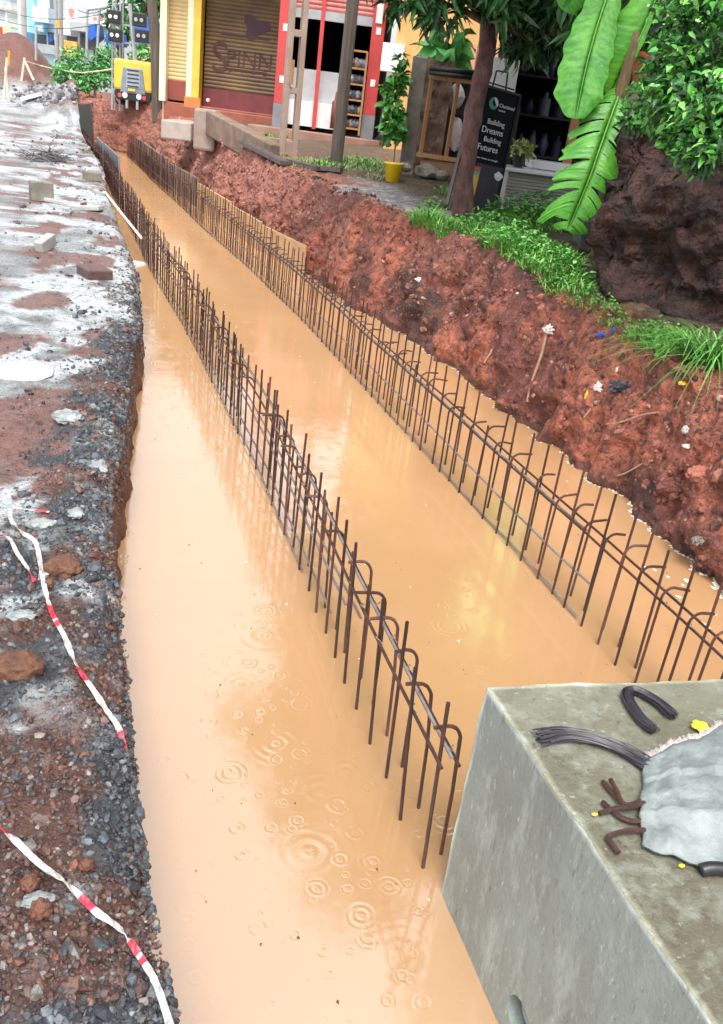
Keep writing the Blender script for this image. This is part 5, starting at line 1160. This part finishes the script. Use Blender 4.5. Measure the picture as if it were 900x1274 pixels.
for ch, px in (('P',284),('I',300),('P',313),('E',327)): lt(ch, px, 91 + (px-284)*.09, .17, k)
k.build('lettering', mat_let, s1)
k = MB()     # painted outline panel behind the word
u_, z_ = uz(278,84,D4+.33); u2_, z2_ = uz(335,56,D4+.33); t_ = .035
for a, b in ((z_-.02, z_-.02+t_), (z2_+.1, z2_+.1+t_)): k.fbox(u_-.1, u2_, D4+.325, D4+.333, a, b)
k.build('painted_band', mat_let, s1)
k = MB(); u_, z_ = uz(318,34,D4+.33); vs=[]; 
for i in range(18): a = 6.283*i/18; rr = .30 + .10*math.sin(a*3+1); vs.append(fp(u_ + rr*math.cos(a), D4+.326, z_ + rr*.8*math.sin(a)))
k.add(vs, [tuple(range(18))]); k.build('painted_emblem', M('dark_print',(.05,.018,.03),(.07,.025,.035),4,.6,0), s1)
k = MB(); c = atd(259,125,D4-.1); k.lump(c, .05, 2, .1, 1, 1); tag(rebase(k.build('white_ball', mat_white, smooth=True), c), 'small white knob on the red step of the shuttered shop', 'knob')
# ------------------------------------------------------------------ yellow mobile light tower
DM = 27.0; mu = uz(165,108,DM)[0]; mz = uz(165,131,DM)[1]; s_ = DM/FPX
lt_ = thing('light_tower', 'yellow mobile light tower trailer with lattice mast and black twin lamps', 'light tower', fp(mu, DM, mz))
w2 = 22*s_; zt_ = mz + 46*s_
k = MB(); k.fbox(mu-w2, mu+w2, DM, DM+1.7, mz+14*s_, zt_); k.build('canopy', mat_yellow, lt_, bevel=.08)
k = MB(); n_ = 9; a = 14*s_; k.hexa([fp(mu-a, DM-.05, mz+12*s_), fp(mu+a*1.1, DM-.05, mz+12*s_), fp(mu+a*1.1, DM+.1, mz+12*s_), fp(mu-a, DM+.1, mz+12*s_), fp(mu-a*.75, DM-.05, zt_-8*s_), fp(mu+a*.8, DM-.05, zt_-8*s_), fp(mu+a*.8, DM+.1, zt_-8*s_), fp(mu-a*.75, DM+.1, zt_-8*s_)]); k.build('rear_grille', M('grille_grey',(.16,.20,.24),(.22,.26,.30),4,.5,.2), lt_, bevel=.03)
k = MB(); k.fbox(mu-6*s_, mu+9*s_, DM-.07, DM-.052, mz+18*s_, zt_-11*s_); k.build('grille_panel', M('pale_grille',(.28,.34,.40),(.33,.39,.45),4,.4,.1), lt_)
k = MB(); k.fbox(mu-19*s_, mu+20*s_, DM-.02, DM+1.7, mz+5*s_, mz+14*s_-.003); k.build('chassis', mat_black, lt_)
for s2 in (-1, 1):
    k = MB(); cx = mu + s2*21*s_; k.cyl(fp(cx-.09, DM+.6, mz+.22), fp(cx+.09, DM+.6, mz+.22), .26, 20); wh = k.build('wheel', mat_black, lt_, smooth=False)
    k = MB(); k.cyl(fp(cx+s2*.085, DM+.6, mz+.22), fp(cx+s2*.10, DM+.6, mz+.22), .13, 14); k.build('rim', mat_grey, wh)
    k = MB(); k.cyl(fp(mu+s2*14*s_, DM-.06, mz+9*s_), fp(mu+s2*14*s_, DM-.02, mz+9*s_), .06, 12); k.build('tail_lamp', mat_red, lt_)
    k = MB(); k.cyl(fp(mu+s2*8*s_, DM-.06, mz+9.5*s_), fp(mu+s2*8*s_, DM-.02, mz+9.5*s_), .075, 12); k.build('reversing_lamp', mat_white, lt_)
    k = MB(); k.cyl(fp(mu+s2*6*s_, DM-.02, mz-.1), fp(mu+s2*6*s_, DM-.02, mz+4.9*s_), .04, 8); k.build('jack_leg', mat_grey, lt_)
k = MB(); k.tube([fp(mu+1*s_, DM+.2, zt_-.1), fp(mu-1*s_, DM+.2, zt_+12*s_), fp(mu-6*s_, DM+.2, zt_+55*s_)], [.07,.06,.05], 8); k.build('exhaust_stack', mat_grey, lt_)
k = MB(); xm = mu - 23*s_
for a in (-1, 1):
    for d in (0, .25): k.beam(fp(xm+a*4.5*s_, DM+.3+d, mz-.2), fp(xm+a*3.6*s_+3*s_, DM+.3+d, mz+7.2), .045)
for i in range(26): z = mz + .28*i; s3 = 1 if i % 2 else -1; k.beam(fp(xm-s3*4.3*s_+3*s_*z/9, DM+.3, z), fp(xm+s3*4.3*s_+3*s_*z/9, DM+.3, z+.28), .025)
k.build('mast', mat_grey, lt_)
k = MB(); 
for py in (30,52): a = atd(141,py,DM+.2); b = atd(178,py+3,DM+.2); k.beam(a, b, .04)
k.build('lamp_bar', mat_grey, lt_)
for px, py in ((142,21),(144,44),(174,25),(177,45)):
    c = atd(px, py, DM); k = MB(); k.box(c, (15*s_, .16, 13*s_), (UH, FH, ZH)); hd = k.build('lamp_head', mat_black, lt_, bevel=.02)
    for s2 in (-1, 1): k = MB(); q = c + UH*s2*3.1*s_ - FH*.085; k.cyl(q, q - FH*.02, 2.0*s_, 12); k.build('lens', mat_white if px < 160 else mat_grey, hd)
# ------------------------------------------------------------------ far street
far_objs = 0
def bushy(px, py, D, r, n, L, label, name='bush', sz=(1.2,1,.9), cols=((.07,.28,.06),(.10,.36,.08),(.05,.2,.05),(.15,.42,.12)), group='green bushes along the far street', seed=0):
    c = atd(px, py, D); k = MB(); foliage(k, c, r, n, L, cols, sz, .3, .25, .55, clump=20, seed=seed); k.tube([c - ZH*r*1.2, c], [.05,.03], 5, col=(.2,.12,.06)); tag(rebase(k.build(name, mat_leaf), c - ZH*r), label, 'bush', group)
bushy(84,92,31,.55,900,.13,'leftmost far bush, beside the red spoil heap',seed=1)
bushy(104,84,32,.62,1000,.13,'rounded far bush left of the lattice mast',seed=2)
bushy(118,100,30,.42,800,.12,'low far bush in front of the rounded one',seed=3)
bushy(130,78,33,.58,900,.13,'tall far bush partly behind the lattice mast',seed=4)
bushy(180,76,30,.5,700,.13,'far bush between the light tower and the dark pole',seed=5)
bushy(186,96,29,.36,500,.12,'low far bush at the foot of the dark pole',seed=6)
def ftree(px, py, D, r, n, label, seed):
    c = atd(px, py, D); t = thing('tree', label, 'tree', fp(c.dot(UH), D, 1.2), 'trees behind the far street'); k = MB(); foliage(k, c, r, n, .26, ((.06,.26,.06),(.08,.28,.07),(.035,.14,.04)), (1.1,1,1), .3, .2, .5, clump=40, seed=seed); k.build('crown', mat_leaf, t)
    k = MB(); k.tube([fp(c.dot(UH), D, 1.0), c], [.2,.12], 8); k.build('trunk', mat_bark, t)
ftree(180,-8,36,.95,1300,'leafy tree behind the blue tent and the twin lamps',11); ftree(215,-30,40,3.0,2000,'tree rising behind the yellow shuttered shop',13)
ftree(150,34,39,.6,500,'small tree behind the lattice mast',14)
# blue tarpaulins
def prism(pts, D, dep, k):
    a = [atd(x, y, D) for x, y in pts]; b = [p + FH*dep for p in a]; n = len(a); k.add(a + b, [tuple(range(n)), tuple(range(2*n-1, n-1, -1))] + [(i, i+n, (i+1)%n+n, (i+1)%n) for i in range(n)])
k = MB(); prism([(165,25),(186,20),(192,52),(168,62)], 33, 1.2, k); tag(rebase(k.build('blue_tarp', mat_blue, bevel=.05), atd(180,60,33)), 'blue tarpaulin stretched behind the right pair of lamps', 'tarpaulin', 'blue tarpaulins along the far street')
k = MB(); prism([(109,32),(118,28),(121,46),(113,52),(108,46)], 38, 1, k); tag(rebase(k.build('blue_tarp', mat_blue, bevel=.05), atd(115,52,38)), 'small blue tarpaulin below the long white sign', 'tarpaulin', 'blue tarpaulins along the far street')
k = MB(); prism([(131,40),(152,42),(154,58),(132,57)], 37, .6, k); tag(rebase(k.build('blue_tarp', mat_blue, bevel=.05), atd(140,57,37)), 'blue tarpaulin partly behind the lattice mast', 'tarpaulin', 'blue tarpaulins along the far street')
k = MB(); prism([(168,64),(192,52),(193,78),(170,80)], 32.5, .4, k); tag(rebase(k.build('yellow_wall', M('pale_yellow_wall',(.70,.52,.22),(.6,.42,.2),2,.7,.2)), atd(180,80,32.5)), 'low yellowish wall beneath the blue tarpaulin', 'wall')
# gate frame of pipes
gf = thing('pipe_frame', 'pale pipe goal-like frame standing behind the lattice mast', 'pipework', atd(135,75,36)); 
for a, b in (((109,12),(108,70)),((124,10),(121,65)),((165,5),(163,45))): k = MB(); k.cyl(atd(*a,36), atd(*b,36), .05, 8); k.build('upright', mat_grey, gf)
k = MB(); k.tube([atd(109,12,36), atd(124,10,36), atd(165,5,36)], .05, 8); k.build('crossbar', mat_grey, gf)
# buildings of the far street, each in front of the last
def bld(name, label, px0, px1, pyt, D, mat, dep=6, parts=(), cat='building', group='buildings along the far street'):
    u0 = uz(px0, 85, D)[0]; u1 = uz(px1, 85, D)[0]; zt_ = uz((px0+px1)/2, pyt, D)[1]; t = thing(name, label, cat, fp((u0+u1)/2, D, 1.1), group)
    k = MB(); k.fbox(u0, u1, D, D+dep, .9, zt_); k.build('wall', mat, t)
    k = MB(); k.fbox(u0-.15, u1+.15, D-.3, D+dep+.2, zt_, zt_+.12); k.build('roof', mat_conc, t)
    for nm, a, b, c, d, mt, out in parts:
        ua, za = uz(a, d, D); ub_, zb_ = uz(c, b, D); k = MB(); k.fbox(min(ua,ub_), max(ua,ub_), D-out, D-.003, min(za,zb_), max(za,zb_)); k.build(nm, mt, t)
mat_gdk = M('shaded_grey', (.10,.11,.125), (.15,.16,.175), 2, .8, 0); mat_pinkred = M('hazed_red', (.55,.16,.15), (.5,.2,.18), 3, .6, 0)  # reds dulled and doorway shade greyed to paint distance haze into the colours
mat_pw = M('pale_wall', (.66,.70,.72), (.74,.78,.80), 2, .7, .1); mat_pb = M('pale_blue_wall', (.52,.68,.76), (.60,.74,.80), 2, .6, .1); mat_gw = M('grey_wall', (.36,.40,.42), (.44,.48,.50), 2, .7, .1)
bld('shop_house', 'grey walled building under the long white sign with a red mark', 79, 205, -60, 46, mat_gw, 6, [('signboard',84,8,165,27,mat_white,.25),('signboard',84,-14,165,2,mat_white,.22),('red_mark',88,12,95,17,mat_pinkred,.26),('red_mark',89,18,94,22,mat_pinkred,.27),('letter_strip',99,15,150,17,mat_gw,.26),('letter_strip',99,20,112,22,mat_gw,.26),('awning_sheet',80,28,96,44,mat_white,.9),('doorway',84,45,97,62,mat_gdk,.02),('doorway',100,44,120,60,mat_gdk,.02),('red_mark',118,22,123,26,mat_pinkred,.26),('red_mark',125,22,131,26,mat_pinkred,.26),('shade_sheet',100,32,122,40,mat_gw,1.2),('cable_box',122,30,127,38,mat_grey,.2)])
bld('shop_house', 'pale blue building with blue posts and a hanging blue banner', 36, 82, -80, 52, mat_pb, 6, [('post',39,-30,45,42,mat_lblue,.4),('banner',50,28,60,40,mat_lblue,.6),('balcony',49,12,68,28,mat_white,.9),('doorway',47,44,58,64,mat_gdk,.02),('doorway',61,42,78,66,mat_gdk,.03),('window',62,-20,66,12,mat_gdk,.02),('window',50,-10,58,8,mat_gw,.02),('counter',52,58,76,66,mat_grey,.6),('hanging_goods',64,44,68,52,mat_blue,.3),('hanging_goods',70,44,73,50,mat_cream,.3),('awning',28,42,46,50,mat_lblue,1.6),('post',80,-30,83,30,mat_lblue,.4)])
bld('shop_house', 'low white building at the far left with an awning', -60, 30, 10, 58, mat_pw, 6, [('awning',-5,34,9,52,mat_white,2),('awning',8,35,24,46,M('cream_cloth',(.75,.6,.25),(.8,.68,.35),2,.6,.1),1.2),('red_sign',6,36,14,44,mat_red,1.3),('doorway',10,20,24,33,mat_gw,.02),('doorway',10,47,26,62,mat_gdk,.02),('stall_table',-4,56,12,62,mat_grey,2.5),('hanging_goods',14,48,18,54,mat_cream,.4),('window',-3,14,6,26,mat_gw,.02)])
bld('house', 'distant white block closing the street above the low building', -120, 60, -8, 85, mat_pw, 8, [('window',4,4,9,14,mat_gw,.05),('window',14,2,22,12,mat_gw,.05)])
k = MB(); c = atd(88,62,44); k.box(c, (.75,.4,.7), (UH,FH,ZH)); tag(rebase(k.build('orange_crate', M('orange_box',(.65,.33,.06),(.55,.28,.06),3,.6,.1), bevel=.02), c), 'orange crate standing before the grey building', 'crate')
for i, (px, top, D, r, mt, lb) in enumerate([(26,-60,40,.08,mat_white,'thin white pole at the far left street'),(71,-60,38,.08,mat_grey,'slim grey pole between blue building and bushes'),(77,-60,39,.09,mat_conc,'grey pole beside the orange banner'),(31,-60,44,.13,mat_conc,'thick concrete pole behind the thin white one')]):
    a = atd(px, 72, D); k = MB(); k.tube([a - ZH*.8, atd(px-1, 30, D), atd(px-3, top, D)], r, 8); tag(rebase(k.build('street_pole', mt), a - ZH*.8), lb, 'pole', 'poles along the far street')
k = MB(); k.cyl(atd(45,75,36), atd(45,33,36), .05, 8); tag(rebase(k.build('street_pole', mat_grey), atd(45,75,36)), 'short grey pole rising from the spoil heap', 'pole', 'poles along the far street')
k = MB(); prism([(70,25),(74,24),(75,34),(71,35)], 37.5, .1, k); tag(rebase(k.build('orange_banner', M('orange_cloth',(.75,.38,.06),(.7,.3,.05),3,.6,.1)), atd(72,35,37.5)), 'small orange banner hung on the slim grey pole', 'banner')
k = MB(); prism([(44,32),(53,32),(53,38),(44,38)], 36.2, .1, k); tag(rebase(k.build('white_sign', mat_white), atd(48,38,36.2)), 'small white sign on the short grey pole', 'sign')
# site barrier: bamboo tripods, orange-tipped stakes, rope
mat_bam = M('pale_bamboo', (.62,.50,.38), (.70,.60,.48), 6, .6, .2)
tp3 = gp(26,104); BDp = tp3.dot(FH)
bs = thing('stake_tripod', 'pale bamboo stake with side prop tied to the site rope', 'stake', tp3)
for a, b in (((26,106),(31,72)),((42,98),(31,76))): k = MB(); k.cyl(atd(*a, BDp)-ZH*.05, atd(*b, BDp), .045, 7); k.build('stake', mat_bam, bs)
for i, (a, b, lb) in enumerate([((5,125),(9,72),'pale stake at the left photo edge'),((11,124),(7,84),'leaning stake crossing the one at the photo edge')]):
    p = gp(*a); D_ = p.dot(FH); k = MB(); k.cyl(p - ZH*.05, atd(*b, D_), .035, 7); tag(rebase(k.build('stake', mat_bam), p), lb, 'stake', 'stakes at the left photo edge')
p = gp(11,80); k = MB(); D_ = BDp; k.cyl(atd(11,82,D_), atd(12,63,D_), .05, 8); tag(rebase(k.build('stake', M('orange_paint',(.75,.30,.03),(.7,.26,.03),4,.5,.1)), atd(11,82,D_)), 'orange topped stake before the spoil heap', 'stake')
pts = spline([atd(31,76,BDp), atd(60,84,BDp+.5), atd(95,90,27.5), atd(118,89,27.2), atd(140,86,DM+.2)], 6); k = MB(); k.tube(pts, .018, 5); tag(rebase(k.build('rope', mat_bam), pts[0]), 'pale rope strung from the bamboo stake to the lattice mast', 'rope')
pts = [gp(88,100), gp(105,106), gp(112,112)]; k = MB(); k.tube([q + ZH*.05 for q in pts], .03, 6); tag(rebase(k.build('pole_piece', mat_bam), pts[0]), 'thin pale pole lying on the red spoil heap', 'pole')
a, b = gp(30,128), gp(53,122); k = MB(); k.beam(a+ZH*.08, b+ZH*.08, .22, .10); tag(rebase(k.build('plank', mat_white), a), 'short white plank lying on the far road', 'plank')
mb = MB()
for i in range(420):
    px, py = rg.gauss(72, 26), rg.gauss(117, 6)
    if py < 104 or px > 110: continue
    p = gp(px, py)
    if p.x > lut(T_LIP, p.y): continue
    mb.stone(p + ZH*.02, rg.uniform(.03,.13), rg.choice([(.13,.12,.13),(.2,.19,.2),(.08,.07,.08),(.3,.3,.3)]))
mb.build('rubble', mat_stone, kind='stuff')

for i, (a, b, lb) in enumerate([((-20,6,40),(188,2,30),'upper sagging wire over the far street'),((-20,18,40),(190,14,30),'lower sagging wire over the far street'),((77,-4,39),(150,-2,32),'short wire between the grey poles')]):
    pa, pb = atd(*a), atd(*b); k = MB(); k.tube([pa.lerp(pb, t/10) - ZH*.5*math.sin(math.pi*t/10) for t in range(11)], .012, 4); tag(rebase(k.build('overhead_wire', mat_black), pa), lb, 'wire', 'overhead wires along the far street')
for q in range(5):
    z = mz + (19+q*4)*s_; k = MB(); k.fbox(mu-5*s_, mu+8*s_, DM-.085, DM-.071, z, z+1.2*s_); k.build('louvre', mat_black, lt_)
k = MB(); k.fbox(mu-w2-.004, mu-w2-.001, DM+.3, DM+1.3, mz+18*s_, mz+34*s_); k.build('side_panel', mat_black, lt_)
k = MB(); k.fbox(mu-4*s_, mu+4*s_, DM-.075, DM-.06, mz+14.5*s_, mz+17*s_); k.build('number_plate', mat_yellow, lt_)
